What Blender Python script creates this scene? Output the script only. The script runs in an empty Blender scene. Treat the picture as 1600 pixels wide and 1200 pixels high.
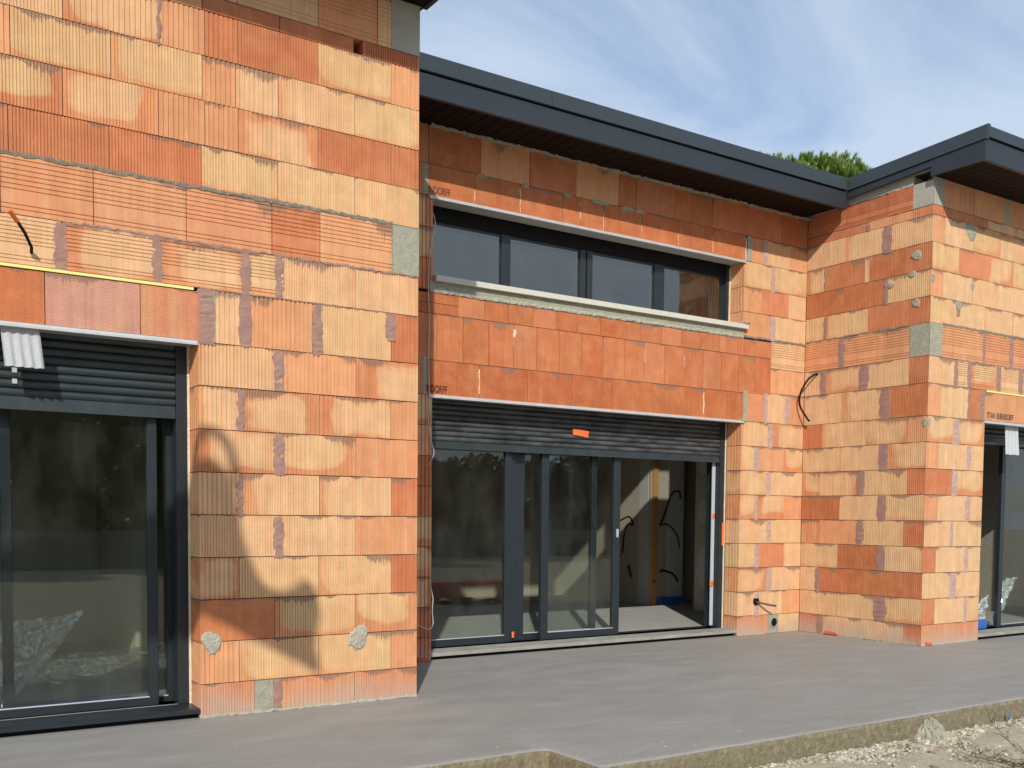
import bpy, math, random
from mathutils import Vector, Matrix

R = random.Random(7)
C = bpy.context.scene.collection
sc = bpy.context.scene

# ---------------------------------------------------------------- camera
cam_d = bpy.data.cameras.new('camera')
cam = bpy.data.objects.new('camera', cam_d)
C.objects.link(cam)
sc.camera = cam
YAW, PITCH, ROLL = 0.584723, -0.051043, 0.009213
cy, sy, cp, sp, cr, sr = math.cos(YAW), math.sin(YAW), math.cos(PITCH), math.sin(PITCH), math.cos(ROLL), math.sin(ROLL)
F0, R0, U0 = Vector((sy, cy, 0)), Vector((cy, -sy, 0)), Vector((0, 0, 1))
F1, U1 = F0 * cp + U0 * sp, U0 * cp - F0 * sp
R2, U2 = R0 * cr + U1 * sr, U1 * cr - R0 * sr
cam.matrix_world = Matrix(((R2.x, U2.x, -F1.x, 0), (R2.y, U2.y, -F1.y, 0), (R2.z, U2.z, -F1.z, 1.2152), (0, 0, 0, 1)))
cam_d.sensor_width = 36
cam_d.lens = 1579.08 / 1600 * 36
cam_d.shift_x = 0.0008
cam_d.shift_y = 0.17949
cam_d.clip_end = 600
sc.render.resolution_x, sc.render.resolution_y = 1024, 768

# ---------------------------------------------------------------- light
SUN = Vector((0.64, 1.0, -0.735)).normalized()
ELEV = math.asin(-SUN.z)
AZ = math.atan2(-SUN.x, -SUN.y)
ld = bpy.data.lights.new('sun', 'SUN')
ld.energy = 3.9
ld.angle = math.radians(0.7)
ld.color = (1.0, 0.94, 0.84)
lo = bpy.data.objects.new('sun', ld)
C.objects.link(lo)
lo.rotation_euler = SUN.to_track_quat('-Z', 'Y').to_euler()
lo.location = (-6, -10, 12)

w = bpy.data.worlds.new('World')
sc.world = w
w.use_nodes = True
nt = w.node_tree
nt.nodes.clear()


def N(t, ty, **k):
    n = t.nodes.new(ty)
    for a, b in k.items():
        setattr(n, a, b)
    return n


sky = N(nt, 'ShaderNodeTexSky', sky_type='NISHITA')
sky.sun_disc = False
sky.sun_elevation = ELEV
sky.sun_rotation = AZ
sky.altitude = 150
sky.air_density = 1.0
sky.dust_density = 0.7
sky.ozone_density = 2.2
tc = N(nt, 'ShaderNodeTexCoord')
sep = N(nt, 'ShaderNodeSeparateXYZ')
nt.links.new(tc.outputs['Generated'], sep.inputs[0])
zz = N(nt, 'ShaderNodeMath', operation='MAXIMUM')
nt.links.new(sep.outputs['Z'], zz.inputs[0])
zz.inputs[1].default_value = 0.0
za = N(nt, 'ShaderNodeMath', operation='ADD')
nt.links.new(zz.outputs[0], za.inputs[0])
za.inputs[1].default_value = 0.22
cmb = N(nt, 'ShaderNodeCombineXYZ')
for i, ax in enumerate('XY'):
    dv = N(nt, 'ShaderNodeMath', operation='DIVIDE')
    nt.links.new(sep.outputs[ax], dv.inputs[0])
    nt.links.new(za.outputs[0], dv.inputs[1])
    nt.links.new(dv.outputs[0], cmb.inputs[i])
mp = N(nt, 'ShaderNodeMapping')
mp.inputs['Rotation'].default_value = (0, 0, 0.9)
mp.inputs['Scale'].default_value = (0.9, 1.3, 1)
mp.inputs['Location'].default_value = (3.1, 1.4, 0)
nt.links.new(cmb.outputs[0], mp.inputs[0])
cn = N(nt, 'ShaderNodeTexNoise')
cn.inputs['Scale'].default_value = 1.7
cn.inputs['Detail'].default_value = 9
cn.inputs['Roughness'].default_value = 0.56
cn.inputs['Distortion'].default_value = 0.5
nt.links.new(mp.outputs[0], cn.inputs['Vector'])
rp = N(nt, 'ShaderNodeValToRGB')
rp.color_ramp.elements[0].position = 0.30
rp.color_ramp.elements[0].color = (0.06, 0.06, 0.06, 1)
rp.color_ramp.elements[1].position = 0.57
rp.color_ramp.elements[1].color = (0.90, 0.90, 0.90, 1)
nt.links.new(cn.outputs['Fac'], rp.inputs[0])
mx = N(nt, 'ShaderNodeMix', data_type='RGBA')
nt.links.new(rp.outputs[0], mx.inputs['Factor'])
nt.links.new(sky.outputs[0], mx.inputs['A'])
mx.inputs['B'].default_value = (4.1, 4.85, 5.95, 1)
bg = N(nt, 'ShaderNodeBackground')
bg.inputs['Strength'].default_value = 0.147
nt.links.new(mx.outputs['Result'], bg.inputs['Color'])
wo = N(nt, 'ShaderNodeOutputWorld')
nt.links.new(bg.outputs[0], wo.inputs[0])

sc.view_settings.view_transform = 'Standard'
sc.view_settings.look = 'None'
sc.view_settings.exposure = 0.0
sc.view_settings.gamma = 1.0
sc.view_settings.use_curve_mapping = False

# ---------------------------------------------------------------- wall planes (metres)
YA, XA, YB, XC, YD = 5.9565, 3.193, 7.381, 8.635, 5.8955

# ---------------------------------------------------------------- materials
def mat(name):
    m = bpy.data.materials.new(name)
    m.use_nodes = True
    t = m.node_tree
    b = t.nodes['Principled BSDF']
    return m, t, b


def lk(t, a, b):
    t.links.new(a, b)


def mathn(t, op, a, b=None, c=None, clamp=False):
    n = t.nodes.new('ShaderNodeMath')
    n.operation = op
    n.use_clamp = clamp
    for i, v in enumerate((a, b, c)):
        if v is None:
            continue
        if isinstance(v, (int, float)):
            n.inputs[i].default_value = v
        else:
            t.links.new(v, n.inputs[i])
    return n.outputs[0]


def noise(t, vec, scale, detail=4, rough=0.55, dist=0.0, col=False):
    n = t.nodes.new('ShaderNodeTexNoise')
    n.inputs['Scale'].default_value = scale
    n.inputs['Detail'].default_value = detail
    n.inputs['Roughness'].default_value = rough
    n.inputs['Distortion'].default_value = dist
    if vec is not None:
        t.links.new(vec, n.inputs['Vector'])
    return n.outputs['Color' if col else 'Fac']


def ramp(t, fac, stops):
    n = t.nodes.new('ShaderNodeValToRGB')
    e = n.color_ramp.elements
    while len(e) < len(stops):
        e.new(0.5)
    for i, (p, c) in enumerate(stops):
        e[i].position = p
        if isinstance(c, (int, float)):
            c = (c, c, c)
        e[i].color = (*c, 1)
    t.links.new(fac, n.inputs[0])
    return n.outputs[0]


def mixc(t, fac, a, b, mode='MIX'):
    n = t.nodes.new('ShaderNodeMix')
    n.data_type = 'RGBA'
    n.blend_type = mode
    for k, v in (('Factor', fac), ('A', a), ('B', b)):
        if isinstance(v, (int, float)):
            n.inputs[k].default_value = v
        elif isinstance(v, tuple):
            n.inputs[k].default_value = (*v, 1)
        else:
            t.links.new(v, n.inputs[k])
    return n.outputs['Result']


def mapping(t, vec, scale=(1, 1, 1), rot=(0, 0, 0)):
    n = t.nodes.new('ShaderNodeMapping')
    n.inputs['Scale'].default_value = scale
    n.inputs['Rotation'].default_value = rot
    t.links.new(vec, n.inputs[0])
    return n.outputs[0]


def coords(t, which='Object', seed=True):
    tcn = t.nodes.new('ShaderNodeTexCoord')
    v = tcn.outputs[which]
    if not seed:
        return v
    oi = t.nodes.new('ShaderNodeObjectInfo')
    s = mathn(t, 'MULTIPLY', oi.outputs['Random'], 53.0)
    a = t.nodes.new('ShaderNodeVectorMath')
    a.operation = 'ADD'
    t.links.new(v, a.inputs[0])
    t.links.new(s, a.inputs[1])
    return a.outputs[0]


def bump(t, b, h, dist=0.01, strength=1.0):
    n = t.nodes.new('ShaderNodeBump')
    n.inputs['Distance'].default_value = dist
    n.inputs['Strength'].default_value = strength
    t.links.new(h, n.inputs['Height'])
    t.links.new(n.outputs[0], b.inputs['Normal'])


def simple(name, col, rough=0.6, metal=0.0, var=0.12, scale=14, bmp=0.0, spec=0.5, world=False):
    m, t, b = mat(name)
    v = coords(t, seed=not world)
    n = noise(t, v, scale, 6)
    lo_ = tuple(c * (1 - var) for c in col)
    hi_ = tuple(min(1, c * (1 + var)) for c in col)
    lk(t, ramp(t, n, [(0.3, lo_), (0.7, hi_)]), b.inputs['Base Color'])
    b.inputs['Roughness'].default_value = rough
    b.inputs['Metallic'].default_value = metal
    b.inputs['Specular IOR Level'].default_value = spec
    if bmp:
        bump(t, b, noise(t, v, scale * 6, 5), bmp)
    return m


def brick_material():
    m, t, b = mat('fired_clay')
    oi = t.nodes.new('ShaderNodeObjectInfo')
    rnd = oi.outputs['Random']
    gen = t.nodes.new('ShaderNodeTexCoord')
    sp_ = t.nodes.new('ShaderNodeSeparateXYZ')
    lk(t, gen.outputs['Generated'], sp_.inputs[0])
    ov = coords(t)
    r2 = mathn(t, 'FRACT', mathn(t, 'MULTIPLY', rnd, 17.31))
    r3 = mathn(t, 'FRACT', mathn(t, 'MULTIPLY', rnd, 91.7))
    cx_ = mathn(t, 'MULTIPLY_ADD', r2, 0.3, 0.38)
    cz_ = mathn(t, 'MULTIPLY_ADD', r3, 0.36, 0.40)
    dx = mathn(t, 'MULTIPLY', mathn(t, 'ABSOLUTE', mathn(t, 'SUBTRACT', sp_.outputs['X'], cx_)), 1.9)
    dz = mathn(t, 'MULTIPLY', mathn(t, 'ABSOLUTE', mathn(t, 'SUBTRACT', sp_.outputs['Z'], cz_)), 1.7)
    p4 = mathn(t, 'ADD', mathn(t, 'POWER', dx, 5.0), mathn(t, 'POWER', dz, 5.0))
    d = mathn(t, 'POWER', p4, 0.2)
    amp = mathn(t, 'SUBTRACT', 2.05, mathn(t, 'MULTIPLY', oi.outputs['Alpha'], 1.45))
    nz = noise(t, ov, 4.2, 2, 0.45)
    dd = mathn(t, 'ADD', d, mathn(t, 'MULTIPLY', mathn(t, 'SUBTRACT', nz, 0.5), amp))
    thr = oi.outputs['Alpha']
    k = mathn(t, 'MULTIPLY', mathn(t, 'SUBTRACT', thr, dd), 15.0)
    on = mathn(t, 'GREATER_THAN', thr, 0.3)
    mask = mathn(t, 'ADD', k, 0.5, clamp=True)
    soft = mathn(t, 'ADD', mathn(t, 'MULTIPLY', mathn(t, 'SUBTRACT', thr, dd), 2.5), 0.35, clamp=True)
    cream = mixc(t, mathn(t, 'GREATER_THAN', r3, 0.6), (0.71, 0.485, 0.275), (0.66, 0.500, 0.255))
    cream = mixc(t, noise(t, ov, 3.0, 3), cream, (0.72, 0.445, 0.248))
    m1 = mathn(t, 'MULTIPLY', mathn(t, 'MULTIPLY', mask, 0.44), on)
    m2 = mathn(t, 'MULTIPLY', mathn(t, 'MULTIPLY', soft, 0.38), on)
    # upright bands left by the drying cars
    bd_ = noise(t, mapping(t, ov, (13, 13, 0.05)), 1.0, 1, 0.4)
    m3 = mathn(t, 'MULTIPLY', mathn(t, 'MULTIPLY', mathn(t, 'SUBTRACT', bd_, 0.50), 5.0, clamp=True), 0.22)
    m2 = mathn(t, 'ADD', m2, mathn(t, 'MULTIPLY', m3, mathn(t, 'GREATER_THAN', thr, 0.02)))
    col = mixc(t, mathn(t, 'ADD', m1, m2, clamp=True), oi.outputs['Color'], cream)
    mo = noise(t, ov, 5.5, 4, 0.6, 0.6)
    col = mixc(t, mathn(t, 'MULTIPLY', mathn(t, 'SUBTRACT', mo, 0.42, clamp=True), 1.1), col, (0.67, 0.335, 0.165))
    # kiln streaks running with the extrusion
    st = noise(t, mapping(t, ov, (46, 46, 1.6)), 1.0, 3, 0.6)
    col = mixc(t, 1.0, col, ramp(t, st, [(0.25, 0.86), (0.55, 1.0), (0.8, 1.06)]), 'MULTIPLY')
    bl = noise(t, ov, 9, 4)
    col = mixc(t, 1.0, col, ramp(t, bl, [(0.3, 0.90), (0.7, 1.05)]), 'MULTIPLY')
    # pits and specks
    vo = t.nodes.new('ShaderNodeTexVoronoi')
    vo.inputs['Scale'].default_value = 55
    lk(t, mapping(t, ov, (1, 1, 0.7)), vo.inputs['Vector'])
    pit = mathn(t, 'LESS_THAN', vo.outputs['Distance'], mathn(t, 'MULTIPLY', noise(t, ov, 6, 2), 0.22))
    col = mixc(t, mathn(t, 'MULTIPLY', pit, 0.55), col, (0.33, 0.17, 0.08))
    # glue mortar squeezed out of the bed joint, combed by the grooves
    comb = noise(t, mapping(t, ov, (130, 130, 7)), 1.0, 1, 0.5)
    big = noise(t, mapping(t, ov, (3.5, 3.5, 0.5)), 1.0, 2, 0.5)
    reach = mathn(t, 'MULTIPLY', mathn(t, 'SUBTRACT', big, 0.49, clamp=True), 1.6)
    top = mathn(t, 'SUBTRACT', 1.0, sp_.outputs['Z'])
    s1 = mathn(t, 'GREATER_THAN', mathn(t, 'MULTIPLY', reach, mathn(t, 'MULTIPLY_ADD', comb, 1.8, -0.3)), top)
    col = mixc(t, mathn(t, 'MULTIPLY', s1, 0.8), col, (0.27, 0.16, 0.115))
    # cement splash on the lowest course
    geo = t.nodes.new('ShaderNodeNewGeometry')
    ps = t.nodes.new('ShaderNodeSeparateXYZ')
    lk(t, geo.outputs['Position'], ps.inputs[0])
    gz = mathn(t, 'SUBTRACT', 0.17, ps.outputs['Z'])
    spl = mathn(t, 'MULTIPLY', mathn(t, 'ADD', gz, mathn(t, 'MULTIPLY', mathn(t, 'SUBTRACT', noise(t, geo.outputs['Position'], 5, 5), 0.5), 0.28)), 7.0, clamp=True)
    col = mixc(t, mathn(t, 'MULTIPLY', spl, 0.72), col, (0.47, 0.36, 0.29))
    lk(t, col, b.inputs['Base Color'])
    b.inputs['Roughness'].default_value = 0.82
    b.inputs['Specular IOR Level'].default_value = 0.2
    h = mathn(t, 'ADD', mathn(t, 'MULTIPLY', noise(t, mapping(t, ov, (120, 120, 6)), 1.0, 2), 0.5), noise(t, ov, 90, 4))
    bump(t, b, h, 0.0022)
    return m


def mortar_material(name, col, var=0.25, sc_=22, bd=0.012):
    m, t, b = mat(name)
    ov = coords(t)
    n = noise(t, ov, sc_, 6, 0.65)
    lk(t, ramp(t, n, [(0.25, tuple(c * (1 - var) for c in col)), (0.75, tuple(c * (1 + var) for c in col))]), b.inputs['Base Color'])
    b.inputs['Roughness'].default_value = 0.95
    b.inputs['Specular IOR Level'].default_value = 0.15
    bump(t, b, noise(t, ov, sc_ * 2.2, 8, 0.7), bd)
    return m


def glass_material(name, refl=0.13, tint=(0.72, 0.78, 0.74)):
    m, t, b = mat(name)
    t.nodes.remove(b)
    out = t.nodes['Material Output']
    tr = t.nodes.new('ShaderNodeBsdfTransparent')
    tr.inputs[0].default_value = (*tint, 1)
    gl = t.nodes.new('ShaderNodeBsdfGlossy')
    gl.inputs['Roughness'].default_value = 0.0
    gl.inputs['Color'].default_value = (0.95, 0.95, 0.91, 1)
    fr = t.nodes.new('ShaderNodeLayerWeight')
    fr.inputs[0].default_value = 0.5
    f = mathn(t, 'MULTIPLY_ADD', mathn(t, 'POWER', fr.outputs['Facing'], 4.0), 0.7, refl, clamp=True)
    mxs = t.nodes.new('ShaderNodeMixShader')
    lk(t, f, mxs.inputs[0])
    lk(t, tr.outputs[0], mxs.inputs[1])
    lk(t, gl.outputs[0], mxs.inputs[2])
    # dust and smears on the pane
    ov = coords(t)
    df = t.nodes.new('ShaderNodeBsdfDiffuse')
    df.inputs[0].default_value = (0.6, 0.6, 0.55, 1)
    dn = mathn(t, 'MULTIPLY', mathn(t, 'SUBTRACT', noise(t, mapping(t, ov, (5, 5, 2)), 1.0, 6, 0.6), 0.42, clamp=True), 0.06)
    vo = t.nodes.new('ShaderNodeTexVoronoi')
    vo.inputs['Scale'].default_value = 9
    lk(t, ov, vo.inputs['Vector'])
    spk = mathn(t, 'MULTIPLY', mathn(t, 'LESS_THAN', vo.outputs['Distance'], mathn(t, 'MULTIPLY', noise(t, ov, 3, 1), 0.05)), 0.4)
    m2 = t.nodes.new('ShaderNodeMixShader')
    lk(t, mathn(t, 'ADD', dn, spk, clamp=True), m2.inputs[0])
    lk(t, mxs.outputs[0], m2.inputs[1])
    lk(t, df.outputs[0], m2.inputs[2])
    lk(t, m2.outputs[0], out.inputs[0])
    return m


def slab_material():
    m, t, b = mat('trowelled_concrete')
    ov = coords(t, seed=False)
    sw = noise(t, mapping(t, ov, (0.9, 1.7, 1), (0, 0, 0.35)), 1.0, 3, 0.5, 1.8)
    fine = noise(t, ov, 45, 5)
    big = noise(t, ov, 0.55, 2)
    arcs = noise(t, mapping(t, ov, (1.1, 2.9, 1), (0, 0, -0.45)), 1.0, 3, 0.5, 3.0)
    c = ramp(t, sw, [(0.3, (0.268, 0.262, 0.242)), (0.5, (0.282, 0.275, 0.254)), (0.7, (0.300, 0.295, 0.274))])
    c = mixc(t, 1.0, c, ramp(t, big, [(0.35, (0.98, 0.995, 1.01)), (0.65, (1.02, 1.0, 0.985))]), 'MULTIPLY')
    c = mixc(t, 1.0, c, ramp(t, arcs, [(0.38, 0.97), (0.5, 1.0), (0.62, 1.03)]), 'MULTIPLY')
    c = mixc(t, 1.0, c, ramp(t, fine, [(0.3, 0.97), (0.7, 1.03)]), 'MULTIPLY')
    # formed rough edge below the trowelled top
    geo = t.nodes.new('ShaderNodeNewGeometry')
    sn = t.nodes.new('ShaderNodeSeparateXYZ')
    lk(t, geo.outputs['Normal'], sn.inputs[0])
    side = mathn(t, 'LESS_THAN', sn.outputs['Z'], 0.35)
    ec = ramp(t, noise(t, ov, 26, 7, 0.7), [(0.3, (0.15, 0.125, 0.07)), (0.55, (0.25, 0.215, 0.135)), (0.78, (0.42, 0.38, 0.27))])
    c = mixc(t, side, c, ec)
    lk(t, c, b.inputs['Base Color'])
    lk(t, ramp(t, sw, [(0.35, 0.60), (0.65, 0.80)]), b.inputs['Roughness'])
    b.inputs['Specular IOR Level'].default_value = 0.35
    h = mathn(t, 'ADD', mathn(t, 'MULTIPLY', arcs, 0.5), mathn(t, 'MULTIPLY', fine, 0.10))
    h = mathn(t, 'ADD', h, mathn(t, 'MULTIPLY', side, mathn(t, 'MULTIPLY', noise(t, ov, 60, 8, 0.7), 2.0)))
    bump(t, b, h, 0.006)
    return m


def gravel_material(name, c0, c1, c2, scale=8, bd=0.02):
    m, t, b = mat(name)
    ov = coords(t, seed=False)
    n = noise(t, ov, scale, 9, 0.7)
    n2 = noise(t, ov, 1.3, 3)
    c = ramp(t, n, [(0.28, c0), (0.5, c1), (0.74, c2)])
    c = mixc(t, 1.0, c, ramp(t, n2, [(0.3, (0.9, 0.93, 1.0)), (0.7, (1.05, 1.0, 0.9))]), 'MULTIPLY')
    lk(t, c, b.inputs['Base Color'])
    b.inputs['Roughness'].default_value = 0.95
    bump(t, b, noise(t, ov, scale * 5, 10, 0.75), bd)
    return m


def stone_material():
    m, t, b = mat('limestone_chip')
    ov = coords(t)
    att = t.nodes.new('ShaderNodeAttribute')
    att.attribute_name = 'shade'
    c = ramp(t, att.outputs['Fac'], [(0.0, (0.20, 0.165, 0.12)), (0.35, (0.37, 0.32, 0.235)), (0.8, (0.49, 0.44, 0.34)), (1.0, (0.66, 0.62, 0.52))])
    c = mixc(t, 1.0, c, ramp(t, noise(t, ov, 60, 4), [(0.3, 0.85), (0.7, 1.08)]), 'MULTIPLY')
    lk(t, c, b.inputs['Base Color'])
    b.inputs['Roughness'].default_value = 0.9
    return m


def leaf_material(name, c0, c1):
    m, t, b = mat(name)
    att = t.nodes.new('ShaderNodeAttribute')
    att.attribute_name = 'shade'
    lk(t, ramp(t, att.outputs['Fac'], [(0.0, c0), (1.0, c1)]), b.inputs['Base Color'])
    b.inputs['Roughness'].default_value = 0.6
    b.inputs['Subsurface Weight'].default_value = 0.0
    return m


def plastic_film():
    m, t, b = mat('clear_plastic_film')
    t.nodes.remove(b)
    out = t.nodes['Material Output']
    ov = coords(t)
    tr = t.nodes.new('ShaderNodeBsdfTransparent')
    tr.inputs[0].default_value = (0.86, 0.9, 0.92, 1)
    gl = t.nodes.new('ShaderNodeBsdfGlossy')
    gl.inputs['Roughness'].default_value = 0.16
    df = t.nodes.new('ShaderNodeBsdfTranslucent')
    df.inputs[0].default_value = (0.7, 0.78, 0.8, 1)
    d2 = t.nodes.new('ShaderNodeBsdfDiffuse')
    d2.inputs[0].default_value = (0.88, 0.93, 0.95, 1)
    a = t.nodes.new('ShaderNodeMixShader')
    a.inputs[0].default_value = 0.55
    lk(t, gl.outputs[0], a.inputs[1])
    lk(t, d2.outputs[0], a.inputs[2])
    a2 = t.nodes.new('ShaderNodeMixShader')
    a2.inputs[0].default_value = 0.3
    lk(t, a.outputs[0], a2.inputs[1])
    lk(t, df.outputs[0], a2.inputs[2])
    mx_ = t.nodes.new('ShaderNodeMixShader')
    lk(t, ramp(t, noise(t, mapping(t, ov, (14, 14, 5), (0, 0.7, 0)), 1.0, 5, 0.6, 1.5), [(0.36, 0.32), (0.6, 0.95)]), mx_.inputs[0])
    lk(t, tr.outputs[0], mx_.inputs[1])
    lk(t, a2.outputs[0], mx_.inputs[2])
    lk(t, mx_.outputs[0], out.inputs[0])
    return m


M = dict(
    brick=brick_material(),
    lilac=mortar_material('pale_glue_mortar', (0.47, 0.325, 0.285), 0.15, 16, 0.006),
    mauve=mortar_material('glue_mortar', (0.335, 0.20, 0.165), 0.16, 16, 0.006),
    grey=mortar_material('cement', (0.36, 0.35, 0.27), 0.22, 24, 0.012),
    bed=mortar_material('bed_mortar', (0.30, 0.26, 0.20), 0.35, 40, 0.02),
    smoothcem=mortar_material('smooth_render', (0.37, 0.36, 0.30), 0.10, 10, 0.006),  # smoother, more even cement for the blocks below the roof edge
    thresh=simple('dusty_threshold', (0.30, 0.29, 0.26), 0.8, var=0.2, scale=9),
    pale=mortar_material('pale_cement', (0.44, 0.42, 0.34), 0.18, 26, 0.012),
    sill=simple('cast_sill', (0.58, 0.56, 0.48), 0.8, var=0.06, bmp=0.002),
    alu=simple('grey_aluminium', (0.019, 0.026, 0.031), 0.38, 0.0, var=0.12, scale=6, spec=0.5),
    slat=simple('shutter_slat', (0.030, 0.042, 0.046), 0.42, 0.0, var=0.2, scale=8),
    dirty=simple('dusty_slat', (0.056, 0.062, 0.064), 0.45, 0.0, var=0.75, scale=4),
    coping=simple('coated_steel', (0.028, 0.037, 0.045), 0.45, 0.0, var=0.05, scale=3),
    fascia=simple('coated_fascia', (0.023, 0.029, 0.038), 0.5, 0.0, var=0.05, scale=3),
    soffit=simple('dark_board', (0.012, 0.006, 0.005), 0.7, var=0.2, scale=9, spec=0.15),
    rail=simple('zinc_rail', (0.55, 0.55, 0.54), 0.4, 0.3, var=0.08),
    foam=simple('sealing_foam', (0.75, 0.66, 0.48), 0.9, bmp=0.01),
    white=simple('white_strip', (0.46, 0.49, 0.54), 0.5, var=0.05),
    yellow=simple('yellow_foam_strip', (0.85, 0.72, 0.26), 0.8, var=0.08),
    orange=simple('orange_tape', (0.85, 0.17, 0.035), 0.6, var=0.08),
    redchip=simple('red_chip', (0.62, 0.13, 0.07), 0.8, var=0.2),
    ink=simple('black_ink', (0.03, 0.02, 0.018), 0.9, var=0.1),
    black=simple('black_rubber_and_shade', (0.010, 0.010, 0.011), 0.7, var=0.2, spec=0.15),  # rubber parts; also paints shade in the window head and threshold gaps
    brownc=simple('brown_conduit', (0.10, 0.065, 0.055), 0.6, var=0.2),
    cable=simple('pale_cable', (0.55, 0.50, 0.46), 0.5, var=0.1),
    cloth=simple('fleece_strip', (0.50, 0.52, 0.54), 0.95, var=0.08, scale=60, bmp=0.004),
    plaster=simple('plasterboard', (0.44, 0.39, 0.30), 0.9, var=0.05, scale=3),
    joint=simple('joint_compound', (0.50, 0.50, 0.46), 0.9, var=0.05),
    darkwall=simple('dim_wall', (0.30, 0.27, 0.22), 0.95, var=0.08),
    floor=simple('screed_floor', (0.36, 0.355, 0.335), 0.85, var=0.08, scale=4),
    timber=simple('timber_post', (0.52, 0.27, 0.09), 0.7, var=0.12, scale=12),
    blue=simple('blue_plastic', (0.03, 0.13, 0.42), 0.5, var=0.1),
    glass=glass_material('window_glass', 0.045, (0.90, 0.93, 0.91)),
    glassdark=glass_material('sky_window_glass', 0.11, (0.86, 0.88, 0.88)),
    film=plastic_film(),
    slab=slab_material(),
    ground=gravel_material('gravelly_earth', (0.40, 0.34, 0.25), (0.52, 0.46, 0.35), (0.66, 0.60, 0.49), 9, 0.02),
    stone=stone_material(),
    pine=leaf_material('pine_needles', (0.045, 0.105, 0.016), (0.27, 0.40, 0.070)),
    bark=simple('bark', (0.10, 0.065, 0.04), 0.9, bmp=0.01),
    leaf=leaf_material('hedge_leaf', (0.006, 0.014, 0.005), (0.022, 0.038, 0.011)),
    twig=simple('dry_twig', (0.10, 0.085, 0.045), 0.9),
    yardwall=simple('yard_wall', (0.14, 0.14, 0.125), 0.9),
    render=simple('neighbour_render', (0.60, 0.55, 0.46), 0.9),
    rooftile=simple('roof_tile', (0.40, 0.20, 0.12), 0.9),
    digger=simple('digger_paint', (0.62, 0.35, 0.03), 0.45, var=0.1),
    steel=simple('worn_steel', (0.14, 0.13, 0.12), 0.5, 0.4, var=0.3),
)


# ---------------------------------------------------------------- mesh helpers
def mk(name, verts, faces, m, parent=None, loc=(0, 0, 0), rz=0.0, smooth=False, shade=None, link=True):
    me = bpy.data.meshes.new(name)
    me.from_pydata(verts, [], faces)
    if shade is not None:
        a = me.attributes.new('shade', 'FLOAT', 'POINT')
        a.data.foreach_set('value', shade)
    me.materials.append(m)
    if smooth:
        me.polygons.foreach_set('use_smooth', [True] * len(me.polygons))
    me.update()
    o = bpy.data.objects.new(name, me)
    o.location = loc
    o.rotation_euler = (0, 0, rz)
    if parent is not None:
        o.parent = parent
    C.objects.link(o)
    return o


class MB:
    def __init__(s):
        s.v, s.f = [], []

    def box(s, x0, x1, y0, y1, z0, z1):
        n = len(s.v)
        s.v += [(x, y, z) for z in (z0, z1) for y in (y0, y1) for x in (x0, x1)]
        s.f += [tuple(n + i for i in q) for q in ((0, 2, 3, 1), (4, 5, 7, 6), (0, 1, 5, 4), (2, 6, 7, 3), (0, 4, 6, 2), (1, 3, 7, 5))]
        return s

    def prism(s, poly, axis, a, b, da=None, db=None):
        """poly: 2D points; swept along axis from a to b; da/db offset the second coordinate at each end"""
        n, k = len(s.v), len(poly)
        for e, off in ((a, da or 0), (b, db or 0)):
            for p, q in poly:
                if axis == 'x':
                    s.v.append((e, p, q + off))
                elif axis == 'y':
                    s.v.append((p, e, q + off))
                else:
                    s.v.append((p, q, e))
        for i in range(k):
            j = (i + 1) % k
            s.f.append((n + i, n + j, n + k + j, n + k + i))
        s.f.append(tuple(n + i for i in range(k))[::-1])
        s.f.append(tuple(n + k + i for i in range(k)))
        return s

    def tube(s, pts, r, seg=8, taper=1.0):
        pts = [Vector(p) for p in pts]
        n0, L = len(s.v), len(pts)
        up = Vector((0, 0, 1))
        for i, p in enumerate(pts):
            d = (pts[min(i + 1, L - 1)] - pts[max(i - 1, 0)]).normalized()
            a = d.cross(up if abs(d.z) < 0.9 else Vector((1, 0, 0))).normalized()
            b = d.cross(a)
            rr = r * (1 + (taper - 1) * i / max(1, L - 1))
            for k in range(seg):
                t_ = 2 * math.pi * k / seg
                s.v.append(tuple(p + (a * math.cos(t_) + b * math.sin(t_)) * rr))
        for i in range(L - 1):
            for k in range(seg):
                k2 = (k + 1) % seg
                s.f.append((n0 + i * seg + k, n0 + i * seg + k2, n0 + (i + 1) * seg + k2, n0 + (i + 1) * seg + k))
        s.f.append(tuple(n0 + k for k in range(seg))[::-1])
        s.f.append(tuple(n0 + (L - 1) * seg + k for k in range(seg)))
        return s

    def build(s, name, m, parent=None, loc=(0, 0, 0), rz=0.0, smooth=False):
        return mk(name, s.v, s.f, m, parent, loc, rz, smooth)


def spline(pts, n=8):
    P_ = [Vector(p) for p in pts]
    P_ = [P_[0] * 2 - P_[1]] + P_ + [P_[-1] * 2 - P_[-2]]
    out = []
    for i in range(1, len(P_) - 2):
        for k in range(n):
            t_ = k / n
            a, b, c, d = P_[i - 1], P_[i], P_[i + 1], P_[i + 2]
            out.append(0.5 * ((2 * b) + (c - a) * t_ + (2 * a - 5 * b + 4 * c - d) * t_ ** 2 + (3 * b - a - 3 * c + d) * t_ ** 3))
    out.append(P_[-2])
    return out


def empty(name, loc=(0, 0, 0)):
    o = bpy.data.objects.new(name, None)
    o.location = loc
    C.objects.link(o)
    return o


def tag(o, label=None, cat=None, group=None, kind=None):
    for k, v in (('label', label), ('category', cat), ('group', group), ('kind', kind)):
        if v:
            o[k] = v
    return o


def bx(name, m, parent, x0, x1, y0, y1, z0, z1):
    return MB().box(x0, x1, y0, y1, z0, z1).build(name, m, parent)


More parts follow.
